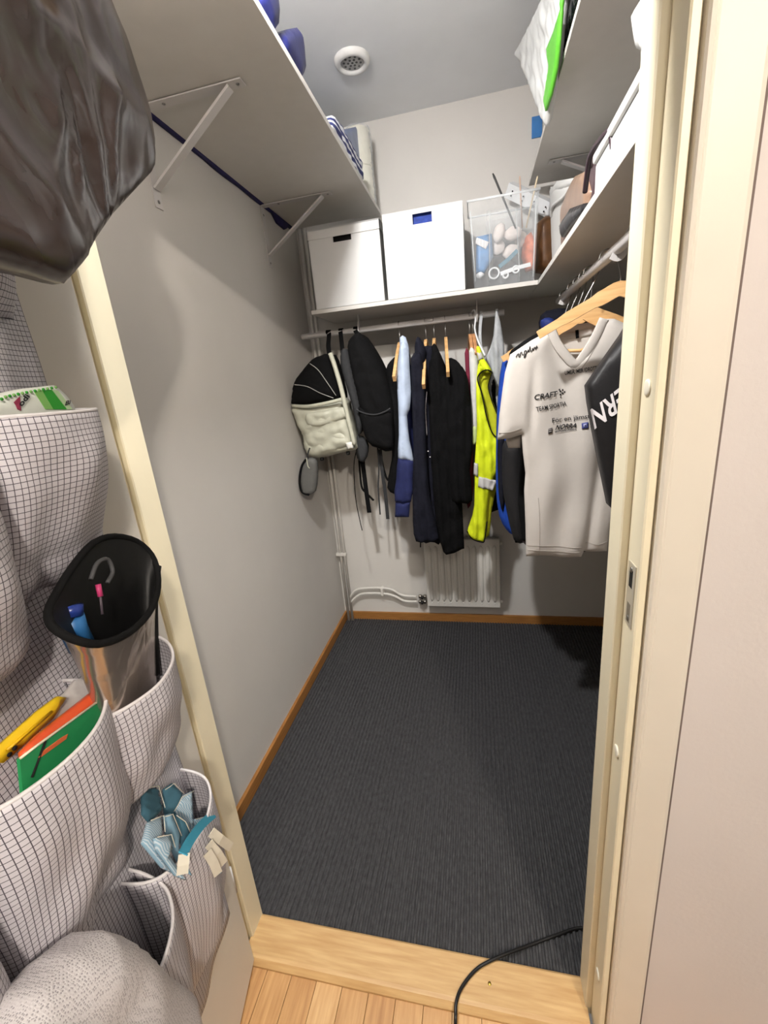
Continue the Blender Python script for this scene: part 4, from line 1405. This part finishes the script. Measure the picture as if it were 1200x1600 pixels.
# 2 sweater
sw = thing('sweater', 'pale blue sweater with dark blue lower sleeve on a wooden hanger', 'sweater', PY(630, 808, YF))
sky = M('pale_blue_cloth', (172, 186, 208), .85, .04, 60, .15, 400)
roy = M('royal_blue_cloth', (23, 31, 76), .85, .08, 60, .15, 400)
slab(sw, 'body', ((626, 532), (634, 530), (640, 552), (643, 590), (646, 640), (648, 720), (648, 770), (626, 770), (624, 700), (622, 600)), YF+.09, .2, roy, 2)
slab(sw, 'upper_sleeve', ((624, 545), (630, 534), (638, 545), (640, 575), (642, 612), (640, 640), (636, 650), (640, 690), (646, 721), (634, 718), (622, 716), (623, 680), (622, 630), (620, 590)), YF-.005, .05, sky, 3, .006)
slab(sw, 'lower_sleeve', ((622, 716), (634, 718), (646, 721), (645, 750), (642, 784), (617, 783), (619, 750)), YF-.007, .05, roy, 4, .004)
slab(sw, 'cuff', ((618, 783), (641, 784), (639, 808), (617, 808)), YF-.004, .045, roy, 5, .002, rnd=0, bulge=.018)
slab(sw, 'collar', ((625, 527), (634, 527), (640, 552), (634, 558), (626, 548)), YF+.02, .12, sky, 6, .003)
hanger('wooden hanger holding the pale blue sweater', (623, 505), (616, 592), YF-.06)
# 3 navy jacket
nj = thing('jacket', 'dark navy jacket hanging beside the pale blue sweater', 'jacket', PY(665, 850, YF))
slab(nj, 'body', ((650, 548), (668, 540), (684, 552), (690, 620), (692, 720), (692, 842), (676, 846), (656, 844), (650, 780), (648, 640), (646, 570)), YF+.05, .26, navy_m, 7)
slab(nj, 'sleeve', ((642, 560), (652, 550), (660, 560), (664, 620), (666, 700), (672, 780), (686, 842), (668, 846), (650, 846), (645, 815), (645, 750), (646, 700), (644, 640), (643, 600)), YF-.01, .07, navy_m, 8, .007)
slab(nj, 'collar', ((650, 530), (656, 528), (666, 548), (660, 572), (648, 556)), YF+.02, .12, navy_m, 9, .003)
tube('draw_tab', [PY(657, 846, YF-.01), PY(657, 855, YF-.01)], .003, black_m, nj)
hanger('wooden hanger holding the dark navy jacket', (664, 498), (662, 604), YF-.065)
# 4 long black jacket
bj = thing('jacket', 'long black jacket whose sleeve hangs lowest on the back rail', 'jacket', PY(708, 866, YF))
slab(bj, 'body', ((676, 550), (688, 552), (704, 600), (716, 680), (722, 740), (722, 780), (690, 780), (676, 700), (672, 600)), YF+.09, .22, black_m, 10)
slab(bj, 'sleeve', ((672, 556), (682, 548), (690, 556), (700, 600), (712, 670), (719, 740), (725, 845), (722, 858), (697, 867), (690, 853), (683, 830), (676, 760), (671, 690), (669, 610)), YF+.03, .06, black_m, 11, .007)
slab(bj, 'collar', ((678, 536), (686, 548), (688, 566), (676, 566), (672, 550)), YF+.04, .10, black_m, 12, .003)
tube('white_piping', catmull([PY(667, 612, YF+.01), PY(665, 640, YF+.007), PY(667, 680, YF+.005)], 4), .0016, bind_m, bj, k=6)
for u, v in ((669, 705), (672, 714)):
    lathe('snap', [(.003, 0), (.003, -.002), (.001, -.003)], PY(u, v, YF-.002), bind_m, bj, 8, 'y')
hanger('wooden hanger showing only its neck above the long black jacket', (677, 497), (678, 556), YF+.04)
# 5 black hoodie
bh = thing('hoodie', 'short black hooded jacket right of the long black jacket', 'hoodie', PY(728, 785, YF))
slab(bh, 'body', ((700, 566), (716, 568), (728, 582), (733, 610), (737, 650), (738, 705), (734, 735), (738, 782), (722, 786), (706, 780), (700, 700), (696, 600)), YF+.0, .30, black_m, 13, .006)
slab(bh, 'hood', ((699, 560), (712, 562), (722, 574), (726, 590), (708, 594), (698, 580)), YF+.01, .12, black_m, 14, .004)
hanger('wooden hanger holding the short black hooded jacket', (695, 494), (700, 585), YF-.06)
# 6 grey and white tops behind the vest
wt_ = thing('white_top', 'white top with a pale green hem left of the yellow vest', 'top', PY(741, 692, YF))
slab(wt_, 'body', ((733, 548), (740, 545), (746, 560), (748, 600), (747, 660), (746, 684), (737, 684), (736, 640), (735, 600)), YF+.03, .24, M('white_cloth', (206, 206, 204), .85, .05, 60), 15, .004, bulge=.010, w=.02, res=.008)
slab(wt_, 'hem', ((737, 668), (746, 668), (745, 692), (737, 692)), YF+.02, .2, M('pale_green_cloth', (190, 206, 140), .85), 16, .002, bulge=.008, w=.02, res=.008)
gt = thing('red_top', 'dark red and grey top mostly hidden behind the white one', 'top', PY(732, 700, YF))
slab(gt, 'body', ((726, 552), (732, 548), (735, 580), (738, 690), (740, 760), (735, 790), (728, 780), (730, 640)), YF+.1, .18, M('dark_red_cloth', (110, 30, 52), .85), 17, .003, bulge=.008, w=.02, res=.008)
brown_h = M('hanger_brown', (196, 146, 104), .5, nscale=8, rgb2=(168, 118, 78), stretch=(1, 1, 12))
hanger('brown hanger at the left of the pair over the yellow vest', (733, 492), (737, 548), YF+.05, brown_h)
hanger('brown hanger at the right of the pair over the yellow vest', (738, 490), (744, 556), YF+.03, brown_h)
# white plastic hanger
wh = thing('clothes_hanger', 'white plastic hanger beside the grey tank top', 'hanger', PY(742, 515, YR), 'hangers on the back rail')
tube('hook_and_bar', catmull([PY(738, 496, YR), PY(738, 487, YR), PY(742, 486, YR-.01), PY(743, 500, YR-.01), PY(742, 515, YR-.02), PY(748, 535, 1.95), PY(758, 556, YF)], 5), .004, wt, wh)
# 7 yellow vest
yv = thing('safety_vest', 'fluorescent yellow safety vest with black edging and silver bands', 'vest', PY(748, 846, YF))
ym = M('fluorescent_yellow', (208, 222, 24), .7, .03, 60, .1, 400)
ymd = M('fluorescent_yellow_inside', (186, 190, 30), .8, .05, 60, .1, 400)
refl = M('reflective_band', (186, 184, 182), .35, .03, 80)
YV = YF-.03
vx = slab(yv, 'front_panel', ((750, 562), (745, 585), (744, 620), (745, 650), (745, 680), (742, 720), (741, 790), (735, 815), (730, 832), (738, 842), (752, 846), (757, 844), (761, 800), (764, 766), (775, 742), (780, 715), (783, 692), (775, 683), (769, 674), (762, 655), (756, 630), (752, 612), (747, 592), (752, 580), (758, 578)), YV, .012, ym, 18, .006, bulge=.012, rnd=2, res=.009)
vsf = o_surf[vx.name]
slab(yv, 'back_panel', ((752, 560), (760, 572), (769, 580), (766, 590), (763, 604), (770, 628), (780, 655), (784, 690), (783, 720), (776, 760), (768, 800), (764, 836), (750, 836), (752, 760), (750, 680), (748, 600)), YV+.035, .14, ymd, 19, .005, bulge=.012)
slab(yv, 'shoulder_strap', ((744, 544), (750, 542), (756, 560), (768, 578), (760, 583), (750, 572)), YV-.002, .05, ym, 20, .003, bulge=.006, w=.02, res=.008)
slab(yv, 'shoulder_band', ((745, 551), (752, 550), (755, 560), (748, 563)), YV-.008, .03, refl, 21, .001, bulge=.005, w=.02, res=.006, rnd=0)
vto = lambda u, v: PY(u, v, YV)
decal('waist_band', ((748, 744), (776, 750), (770, 765), (747, 760)), vsf, vto, refl, yv, .004)
decal('side_band', ((741, 722), (747, 724), (747, 744), (740, 741)), vsf, vto, refl, yv, .004, 4, 5)
arm = [(769, 582), (762, 578), (754, 580), (747, 588), (747, 597), (752, 612), (756, 630), (760, 650), (767, 672), (775, 683), (783, 683)]
tube('arm_edging', catmull([PY(u, v, YV-.010) for u, v in arm], 4), .0028, black_m, yv, k=6)
tube('arm_edging', catmull([PY(u, v, YV-.006) for u, v in ((769, 582), (766, 592), (763, 604), (768, 625), (780, 655))], 4), .0024, black_m, yv, k=6)
tube('hem_edging', catmull([PY(u, v, YV-.004) for u, v in ((730, 830), (738, 842), (752, 847), (757, 844), (761, 815))], 4), .0028, black_m, yv, k=6)
# 8 grey tank top hung by its straps
tk = thing('tank_top', 'light grey tank top hung by its straps at the right end of the rail', 'tank top', PY(775, 640, 2.0))
tkm = M('light_grey_jersey', (172, 175, 178), .85, .05, 60, .15, 400)
slab(tk, 'body', ((774, 489), (778, 489), (784, 515), (788, 545), (788, 575), (784, 610), (780, 640), (776, 700), (760, 700), (756, 600), (757, 565), (764, 548), (771, 525)), YR-.05, .06, tkm, 22, .007, bulge=.010, w=.02, res=.009)
sweep('strap', catmull([PY(752, 494, YR-.02), PY(750, 515, YR-.04), PY(751, 540, YR-.055), PY(757, 566, YR-.06)], 4), rect(.012, .003), tkm, tk, up=(0, 1, 0), smooth=False)
# loops over the rail
for u, v in ((752, 493), (776, 489)):
    c = PY(u, v, YR)
    ring = [np.array([c[0], YR+.0155*math.cos(q), ZR+.0155*math.sin(q)]) for q in np.linspace(-.6, math.pi+.6, 12)]
    sweep('strap_loop', ring, rect(.003, .012), tkm, tk, up=(1, 0, 0), smooth=False)
# 9 dark garment under the vest
dg_ = thing('dark_sweater', 'dark garment whose hem shows below and behind the yellow vest', 'sweater', PY(770, 800, 2.05))
slab(dg_, 'body', ((762, 600), (780, 600), (786, 700), (784, 780), (780, 796), (756, 796), (752, 740)), YF+.12, .14, black_m, 23, .004)

# ------------------------------------------------------------------ backpacks
gs_m = M('silver_grey_nylon', (176, 176, 160), .45, .06, 30, .3, 120)
bp = thing('backpack', 'black and silver grey carrier backpack hanging at the left end of the rail', 'backpack', PY(510, 715, 1.9))
YK = 1.905


def bvol(t, name, px, y, thick, mat, bulge, w=.04, res=.01, rnd=2, seed=0, wr=None, bback=.02):
    return vol(name, [PY(u, v, y) for u, v in px], mat, t, thick=thick, bdir=np.array([-.02, 1.0, 0]), bulge=bulge, bback=bback, w=w, res=res, rnd=rnd, wr=wr)


bvol(bp, 'hood', ((515, 553), (500, 556), (487, 562), (472, 580), (460, 597), (457, 618), (457, 634), (485, 632), (520, 626), (534, 622), (530, 600), (524, 575)), YK, .10, black_m, .055, .07, wr=lambda x, z: .004*noise.noise(Vector((x*20, z*20, 1))))
hs = o_surf['hood'] if 'hood' in o_surf else None
bvol(bp, 'body', ((457, 635), (490, 632), (534, 623), (541, 640), (550, 670), (556, 695), (555, 703), (530, 708), (500, 716), (484, 712), (477, 700), (473, 680), (462, 655)), YK, .10, gs_m, .050, .05, wr=lambda x, z: .008*noise.noise(Vector((x*26, z*26, 4)))+.004*math.sin(z*70+x*20))
bvol(bp, 'front_pocket', ((477, 646), (500, 643), (538, 636), (545, 660), (550, 692), (530, 703), (500, 709), (486, 706), (478, 690), (474, 668)), YK-.034, .02, gs_m, .022, .04, wr=lambda x, z: .010*noise.noise(Vector((x*30, z*34, 9)))+.004*math.sin(z*90-x*30))
bvol(bp, 'pocket_flap', ((478, 645), (500, 643), (538, 636), (543, 652), (520, 660), (498, 667), (480, 664)), YK-.052, .008, gs_m, .012, .02, wr=lambda x, z: .009*noise.noise(Vector((x*40, z*44, 2))))
tube('side_trim', catmull([PY(516, 552, YK-.05), PY(524, 575, YK-.055), PY(534, 610, YK-.06), PY(543, 650, YK-.06), PY(554, 695, YK-.055)], 5), .010, gs_m, bp, k=10)
tube('rim_trim', catmull([PY(457, 634, YK-.03), PY(480, 635, YK-.058), PY(510, 630, YK-.062), PY(534, 624, YK-.06)], 5), .008, gs_m, bp, k=10)
for row in (((484, 568), (497, 578), (510, 596), (525, 618)), ((460, 601), (480, 604), (500, 614), (521, 622))):
    tube('piping', catmull([PY(u, v, YK-.058) for u, v in row], 5), .0018, M('piping_grey', (150, 150, 146), .5), bp, k=6)
sweep('hanging_loop', catmull([PY(515, 556, YK-.02), PY(513, 540, YK+.05), PY(514, 522, YR-.014), np.array([PY(514, 522, YR)[0], YR-.014, ZR+.006]), np.array([PY(514, 522, YR)[0], YR, ZR+.015]), np.array([PY(514, 522, YR)[0], YR+.015, ZR])], 5), rect(.022, .003), black_m, bp, up=(0, 1, .01), smooth=False)
for u, v in ((503, 717), (544, 708)):
    q = PY(u, v, YK)
    lathe('foot', [(.009, .0), (.010, -.012), (.007, -.016)], q+np.array([0, 0, .008]), blackp_m, bp, 12)
bk2 = bvol(bp, 'buckle', ((540, 692), (551, 690), (552, 700), (543, 702)), YK-.058, .006, M('buckle_white', (206, 206, 200), .4), .003, .01, rnd=0)
po = thing('pouch', 'small grey pouch with a dark edge dangling below the carrier backpack', 'pouch', PY(482, 772, 1.84))
bvol(po, 'pouch_body', ((478, 718), (486, 716), (494, 722), (495, 745), (492, 768), (482, 773), (472, 770), (469, 750), (472, 728)), 1.838, .02, M('pouch_grey', (92, 92, 90), .6), .012, .02)
tube('dark_edge', catmull([PY(u, v, 1.830) for u, v in ((478, 718), (471, 730), (468, 752), (472, 769), (483, 773))], 5), .0055, black_m, po)
tube('strap', catmull([PY(482, 720, 1.838), PY(481, 710, 1.833), PY(484, 700, 1.833)], 4), .003, char_m, po)
tube('grey_strap', catmull([PY(479, 716, 1.826), PY(481, 728, 1.823), PY(484, 732, 1.824)], 4), .0025, gs_m, po)

b2 = thing('backpack', 'soft black backpack with dangling straps left of the clothes', 'backpack', PY(590, 700, 1.9))
YQ = 1.93
bvol(b2, 'body', ((560, 520), (548, 528), (543, 542), (548, 575), (556, 610), (562, 640), (570, 650), (575, 690), (590, 700), (613, 704), (615, 660), (612, 625), (604, 594), (590, 562), (573, 534)), YQ, .12, black_m, .05, .06, seed=3, wr=lambda x, z: .007*noise.noise(Vector((x*24, z*24, 14)))+.004*math.sin(x*90+z*25))
bvol(b2, 'lower_pocket', ((560, 636), (585, 646), (610, 640), (612, 664), (612, 700), (590, 698), (574, 690), (564, 660)), YQ-.035, .02, black_m, .022, .04, wr=lambda x, z: .006*noise.noise(Vector((x*30, z*30, 6))))
bvol(b2, 'side_panel', ((533, 548), (540, 545), (546, 560), (552, 590), (560, 625), (566, 660), (560, 680), (552, 640), (540, 600), (532, 570)), YQ-.02, .05, char_m, .014, .02)
tube('seam', catmull([PY(u, v, YQ-.055) for u, v in ((556, 640), (570, 646), (586, 648), (600, 644), (610, 638))], 5), .0035, char_m, b2)
for (u, v), (uu, vv) in (((535, 550), (533, 516)), ((562, 524), (556, 512))):
    hx = PY(uu, vv, YR)[0]
    sweep('hanging_loop', catmull([PY(u, v, YQ+.0), PY((u+uu)/2, (v+vv)/2+4, YQ+.06), np.array([hx, YR-.014, ZR-.002]), np.array([hx, YR-.011, ZR+.011]), np.array([hx, YR+.002, ZR+.0155]), np.array([hx, YR+.015, ZR+.002])], 5), rect(.020, .003), black_m, b2, up=(0, 1, .01), smooth=False)
straps = [(((562, 690), (555, 712), (553, 735), (556, 780), (562, 812), (566, 829)), .004, .002), (((566, 690), (566, 715), (570, 750), (574, 780), (577, 801)), .022, .003), (((560, 695), (562, 730), (565, 760), (572, 770), (584, 782)), .010, .003), (((590, 700), (592, 730), (591, 760), (593, 790), (594, 804)), .007, .0025), (((594, 702), (597, 735), (602, 770), (606, 811)), .017, .003), (((594, 705), (600, 735), (606, 750), (609, 742)), .010, .003)]
for k, (px, ww, tt) in enumerate(straps):
    sweep('strap', catmull([PY(u, v, YQ+.06+.008*(k % 3)) for u, v in px], 5), rect(ww, tt), char_m if k in (4, 3) else black_m, b2, up=(0, 1, .01), smooth=False)
bvol(b2, 'strap_padding', ((558, 680), (572, 690), (574, 706), (568, 722), (558, 716), (556, 700)), YQ+.01, .03, char_m, .012, .02)

# ================================================================== CLOTHES ON THE RIGHT RAIL
YT = 1.40
tee = thing('t_shirt', 'off-white printed sports T-shirt on a wooden hanger at the right', 't-shirt', PY(870, 870, YT))
tm = M('off_white_jersey', (196, 190, 183), .8, .015, 60, .12, 500)


def teewr(x, z):
    q = noise.noise(Vector((x*4, z*2, 8)))
    v = .005*math.sin(x*46+z*5+q*3)+.004*math.sin(x*23-z*9+q*4)+.004*noise.noise(Vector((x*14, z*8, 3)))
    lo = min(1, max(0, (1.25-z)/.35))
    # the long crease at the right front
    x_c = .365-(1.12-z)*.09
    v += -.018*lo*math.exp(-((x-x_c)/.014)**2)+.010*lo*math.exp(-((x-x_c+.045)/.03)**2)
    # sleeve crease
    if z > 1.14:
        v += -.012*math.exp(-((x-(.162+(z-1.2)*.03))/.012)**2)*min(1, (z-1.14)*8)*min(1, max(0, (1.44-z)*8))
    return v*.9


to = [(861, 515), (870, 536), (882, 553), (899, 569), (915, 552), (931, 526), (944, 498), (960, 498), (978, 506), (1000, 530), (1010, 600), (1010, 690), (985, 700), (975, 680), (975, 740), (962, 790), (951, 840), (948, 861), (930, 862), (912, 861), (908, 870), (880, 871), (850, 868), (822, 869), (821, 820), (819, 768), (821, 740), (817, 707), (815, 679), (797, 685), (777, 687), (780, 650), (785, 610), (789, 582), (797, 554), (830, 532)]
tb = vol('front', [PY(u, v, YT) for u, v in to], tm, tee, thick=.02, bdir=(.1, 1, 0), bulge=.016, bback=.02, w=.05, res=.0085, wr=teewr)
tsf = o_surf[tb.name]
vol('back', [PY(u, v, YT+.06) for u, v in ((858, 516), (880, 502), (905, 506), (930, 502), (946, 496), (950, 560), (950, 846), (826, 850), (824, 700), (828, 560))], tm, tee, thick=.006, bdir=(.1, 1, 0), bulge=.006, w=.03, res=.015)
vol('back_collar', [PY(u, v, YT+.052) for u, v in ((864, 522), (885, 520), (905, 517), (925, 512), (942, 500), (940, 514), (925, 524), (905, 528), (872, 531))], M('collar_jersey', (196, 190, 184), .85), tee, thick=.004, bulge=.003, w=.01, res=.01)
vol('size_tab', [PY(u, v, YT+.045) for u, v in ((899, 516), (904, 515), (905, 528), (900, 529))], black_m, tee, thick=.002, bulge=.001, w=.003, res=.006)
nk = [(861, 515), (870, 536), (882, 553), (899, 569), (915, 552), (931, 526), (944, 498)]
cpts = catmull([PY(u, v, YT-.010) for u, v in nk], 4)
sweep('collar', cpts, [(.013*math.cos(q), .0035*math.sin(q)) for q in np.linspace(0, 2*math.pi, 11)[:-1]], tm, tee, up=(0, 1, 0))
vol('sleeve_lining', [PY(u, v, YT+.035) for u, v in ((790, 684), (816, 676), (813, 700), (794, 700))], M('lining_jersey', (180, 174, 168), .85), tee, thick=.02, bulge=.006, w=.01, res=.008)
thread = M('seam_thread', (168, 160, 152), .8)
for row in (((779, 676), (797, 674), (814, 669)), ((823, 851), (850, 850), (880, 852), (908, 851)), ((823, 858), (850, 858), (880, 860), (908, 859)), ((913, 846), (930, 848), (949, 844)), ((840, 776), (842, 810), (842, 866)), ((882, 566), (899, 580), (912, 568), (934, 534))):
    pts = catmull([PY(u, v, YT) for u, v in row], 8)
    tube('stitching', [tsf(p, .0006) for p in pts], .0009, thread, tee, k=5)
ptee = lambda u, v: PY(u, v, YT)
off = lambda p: tsf(p, .003)
prt = M('print_black', (26, 25, 27), .6)
text_part('lettering', 'CRAFT', off, ptee, 833.5, 624.5, (35, -6), (1.2, -8), prt, tee, .02)
for u, v, r_ in ((874.5, 614, 1.3), (874.5, 619, 1.3), (878, 612, 1.2), (878, 617, 1.5), (881, 615, 1.1), (875, 623, .9), (873, 611.5, 1)):
    lathe('logo_dot', [(r_*.0021, 0), (r_*.0021, -.0006)], tsf(PY(u, v-3, YT), .0012), prt, tee, 8, 'y')
text_part('lettering', 'TEAM SPORTIA', off, ptee, 837, 642, (47, -9), (-.8, -6.5), prt, tee, .012)
text_part('lettering', 'UMEÅ. MER IDROTT', off, ptee, 881.5, 586, (48, -8), (0, -6), prt, tee, .02)
text_part('lettering', 'För en jämställd', off, ptee, 861.5, 659.5, (72, -9.5), (-.6, -7), prt, tee, .004)
text_part('lettering', 'NORRA', off, ptee, 866, 670.5, (32, -3.5), (1.4, -7), prt, tee, .03, .2)
text_part('lettering', 'SKOGSÄGARNA', off, ptee, 865.5, 675, (33, -4.5), (0, -2.6), prt, tee, .02)
text_part('lettering', 'Läns', off, ptee, 918.5, 662.5, (14, -2), (0, -4.5), prt, tee, .01)
text_part('lettering', 'Västerb', off, ptee, 918.5, 669.5, (22, -3), (0, -4.5), prt, tee, .01)


def tpatch(name, px, mat, o=.003):
    return decal(name, px, tsf, ptee, mat, tee, o, 4, 4)


tpatch('logo_mark', ((855.5, 669), (861.3, 667), (861, 675.3), (855, 676.8)), M('print_grey', (60, 57, 60), .6))
for q in ((857, 670.5), (857, 673)):
    tpatch('logo_slot', ((q[0]-.8, q[1]), (q[0]+3.4, q[1]-.8), (q[0]+3.4, q[1]-.2), (q[0]-.8, q[1]+.6)), tm, .0036)
tpatch('logo_square', ((906, 660), (915.6, 658), (915.8, 667.5), (906.4, 669)), M('print_blue', (62, 70, 132), .6))
tpatch('logo_inset', ((908.6, 661.4), (913.2, 660.4), (913.4, 664.6), (908.8, 665.6)), M('print_lilac', (176, 178, 212), .6), .0036)
tpatch('logo_core', ((910, 662.4), (912, 662), (912.2, 664), (910.2, 664.4)), MATS['print_blue'], .0042)
sc = [(805.5, 558), (808, 553.5), (810.5, 553), (809.5, 557), (812, 556.5), (812.5, 551.5), (814.5, 550), (815, 554), (818, 553), (818.5, 549), (821, 547.5), (821, 551), (819.5, 557), (817.5, 558), (820.5, 552.5), (823, 549.5), (824, 546.5), (825, 550), (827, 541), (827.5, 549), (830, 547), (830.5, 544), (831.5, 547.5), (833, 543.5), (834.5, 543), (835, 546), (837, 540.5), (837.5, 544)]
tube('script_lettering', [tsf(PY(u, v+.3, YT), .0026) for u, v in catmull(sc, 4)], .0011, prt, tee, k=5)

# tee hanger
def rhanger(label, y, xn, zn, half, ang, mat=wood_m, th=.013, hk=True, slope=.44):
    t = thing('clothes_hanger', label, 'hanger', (xn, y, zn), 'wooden hangers on the right rail')
    d = np.array([math.cos(ang), math.sin(ang), 0])
    nk_ = np.array([xn, y, zn])
    pts = []
    for f in (-1, -.72, -.4, -.15, 0, .15, .4, .72, 1):
        drop = slope*half*(abs(f)**1.08)
        pts.append(nk_+d*half*f+np.array([0, 0, -drop]))
    sweep('shoulder_bar', catmull(pts, 3), rect(th, .034), mat, t, up=(0, 0, 1), smooth=False, scale=[.62]*4+[.8]*4+[1.0]*17)
    if hk:
        hx = [nk_+np.array([0, 0, .012]), nk_+np.array([0, 0, .03]), np.array([XR+.019, y, ZR-.004]), np.array([XR+.014, y, ZR+.013]), np.array([XR, y, ZR+.0175]), np.array([XR-.016, y, ZR+.012]), np.array([XR-.021, y, ZR-.004])]
        tube('hook', catmull(hx, 5), .0017, wire_m, t, k=6)
    return t


nkp = PY(912, 480, YT+.03)
rhanger('thick wooden hanger holding the off-white T-shirt', YT+.03, nkp[0], nkp[2]-.016, .190, -.12, slope=.62)
sweep('trouser_bar', [PY(886, 548, YT+.04), PY(905, 548, YT+.04), PY(922, 544, YT+.04)], circ(.005, 10), wood_m, tee)
# hangers and garments behind the T-shirt
rhanger('wooden hanger just behind the T-shirt hanger with its right arm showing', YT+.09, XR+.015, 1.535, .20, -.12, slope=.5)
rhanger('wooden hanger over the black garment behind the T-shirt', YT+.17, XR-.005, 1.530, .215, -.02, slope=.46)
rhanger('wooden hanger whose tip shows above the bright blue jacket', YT+.26, XR-.01, 1.530, .22, .0, slope=.44)
rhanger('rearmost wooden hanger on the right rail', YT+.40, XR, 1.54, .2, .05)


def rgarment(t, name, px, y, thick, mat, seed, bulge=.03, w=.06, amp=.006, rnd=2, res=.014):
    return vol(name, [PY(u, v, y) for u, v in px], mat, t, thick=thick, bulge=bulge, bback=.02, w=w, res=res, rnd=rnd, wr=fold(.1, 1, amp, 40, seed, amp, 10))


bl = thing('black_shirt', 'black garment whose shoulder shows behind the T-shirt', 'shirt', PY(850, 800, 1.55))
rgarment(bl, 'body', ((872, 502), (840, 520), (800, 546), (798, 566), (806, 640), (812, 720), (816, 845), (880, 850), (940, 840), (945, 520), (905, 500)), YT+.145, .025, black_m, 31)
dn = thing('dark_jacket', 'black jacket with a grey panel hanging behind the T-shirt sleeve', 'jacket', PY(812, 846, 1.68))
rgarment(dn, 'sleeve', ((786, 700), (796, 690), (818, 690), (824, 760), (826, 820), (820, 847), (806, 847), (800, 834), (792, 800), (786, 760)), YT+.22, .05, M('washed_black_cloth', (23, 22, 24), .8, .15, 30), 32)
rgarment(dn, 'grey_panel', ((814, 740), (824, 740), (828, 842), (816, 846), (810, 800)), YT+.195, .02, M('plum_grey_cloth', (66, 58, 62), .8, .1, 30), 33, bulge=.01, w=.03)
rgarment(dn, 'cuff', ((803, 836), (822, 836), (820, 848), (805, 848)), YT+.21, .05, black_m, 34, rnd=0, bulge=.015)
bj_ = thing('blue_jacket', 'bright blue jacket with a black sleeve end beside the yellow vest', 'jacket', PY(790, 834, 1.76))
blm = M('bright_blue_cloth', (18, 66, 164), .7, .12, 30, .15, 300)
rgarment(bj_, 'sleeve', ((797, 560), (786, 566), (780, 610), (777, 660), (776, 720), (776, 770), (780, 806), (790, 826), (802, 836), (812, 826), (806, 760), (806, 640), (812, 570)), YT+.30, .07, blm, 35)
rgarment(bj_, 'body', ((806, 552), (860, 520), (930, 540), (930, 700), (926, 800), (812, 800), (804, 700), (800, 600)), YT+.36, .06, M('dark_blue_cloth', (22, 30, 62), .8, .12, 30), 36)
rgarment(bj_, 'sleeve_panel', ((778, 688), (788, 684), (790, 760), (786, 800), (780, 780), (778, 740)), YT+.275, .02, navy_m, 37, bulge=.008, w=.02, res=.01)
nb_ = thing('navy_hooded_jacket', 'dark blue jacket with its hood bunched at the back of the right rail', 'jacket', PY(870, 700, 1.86))
rgarment(nb_, 'hood', ((848, 490), (862, 484), (884, 482), (900, 500), (890, 525), (866, 530), (846, 514)), YT+.46, .06, navy_m, 38, .03, .04, .008, res=.01)
rgarment(nb_, 'hood_lining', ((846, 500), (858, 496), (868, 502), (862, 514), (848, 514)), YT+.435, .03, M('deep_blue_cloth', (26, 44, 110), .7), 39, .012, .02, .004, res=.008)
rgarment(nb_, 'body', ((846, 515), (880, 510), (940, 520), (945, 780), (850, 780), (836, 700), (838, 560)), YT+.47, .08, navy_m, 40)
# black printed jacket in front, cut by the door post
ej = thing('printed_jacket', 'black jacket with large white upside-down letters beside the door post', 'jacket', PY(960, 790, 1.2))
YE = 1.235
eo = [(976, 522), (952, 556), (920, 603), (923, 630), (930, 670), (938, 712), (947, 755), (955, 794), (985, 800), (1030, 790), (1040, 650), (1030, 490), (1000, 482)]
em = M('black_shell', (24, 23, 25), .5, .08, 30, .2, 200)
eb = vol('body', [PY(u, v, YE) for u, v in eo], em, ej, thick=.05, bulge=.018, w=.05, res=.011, wr=fold(.3, 1, .004, 30, 41, .006, 12))
esf = o_surf[eb.name]
text_part('lettering', 'ERN', lambda p: esf(p, .003), lambda u, v: PY(u, v, YE), 967, 604, (-46, 37), (6.5, 29), M('print_white', (232, 226, 226), .6), ej, .02)
rhanger('wooden hanger of the black printed jacket beside the door post', YE+.03, XR+.03, 1.56, .19, -.25)
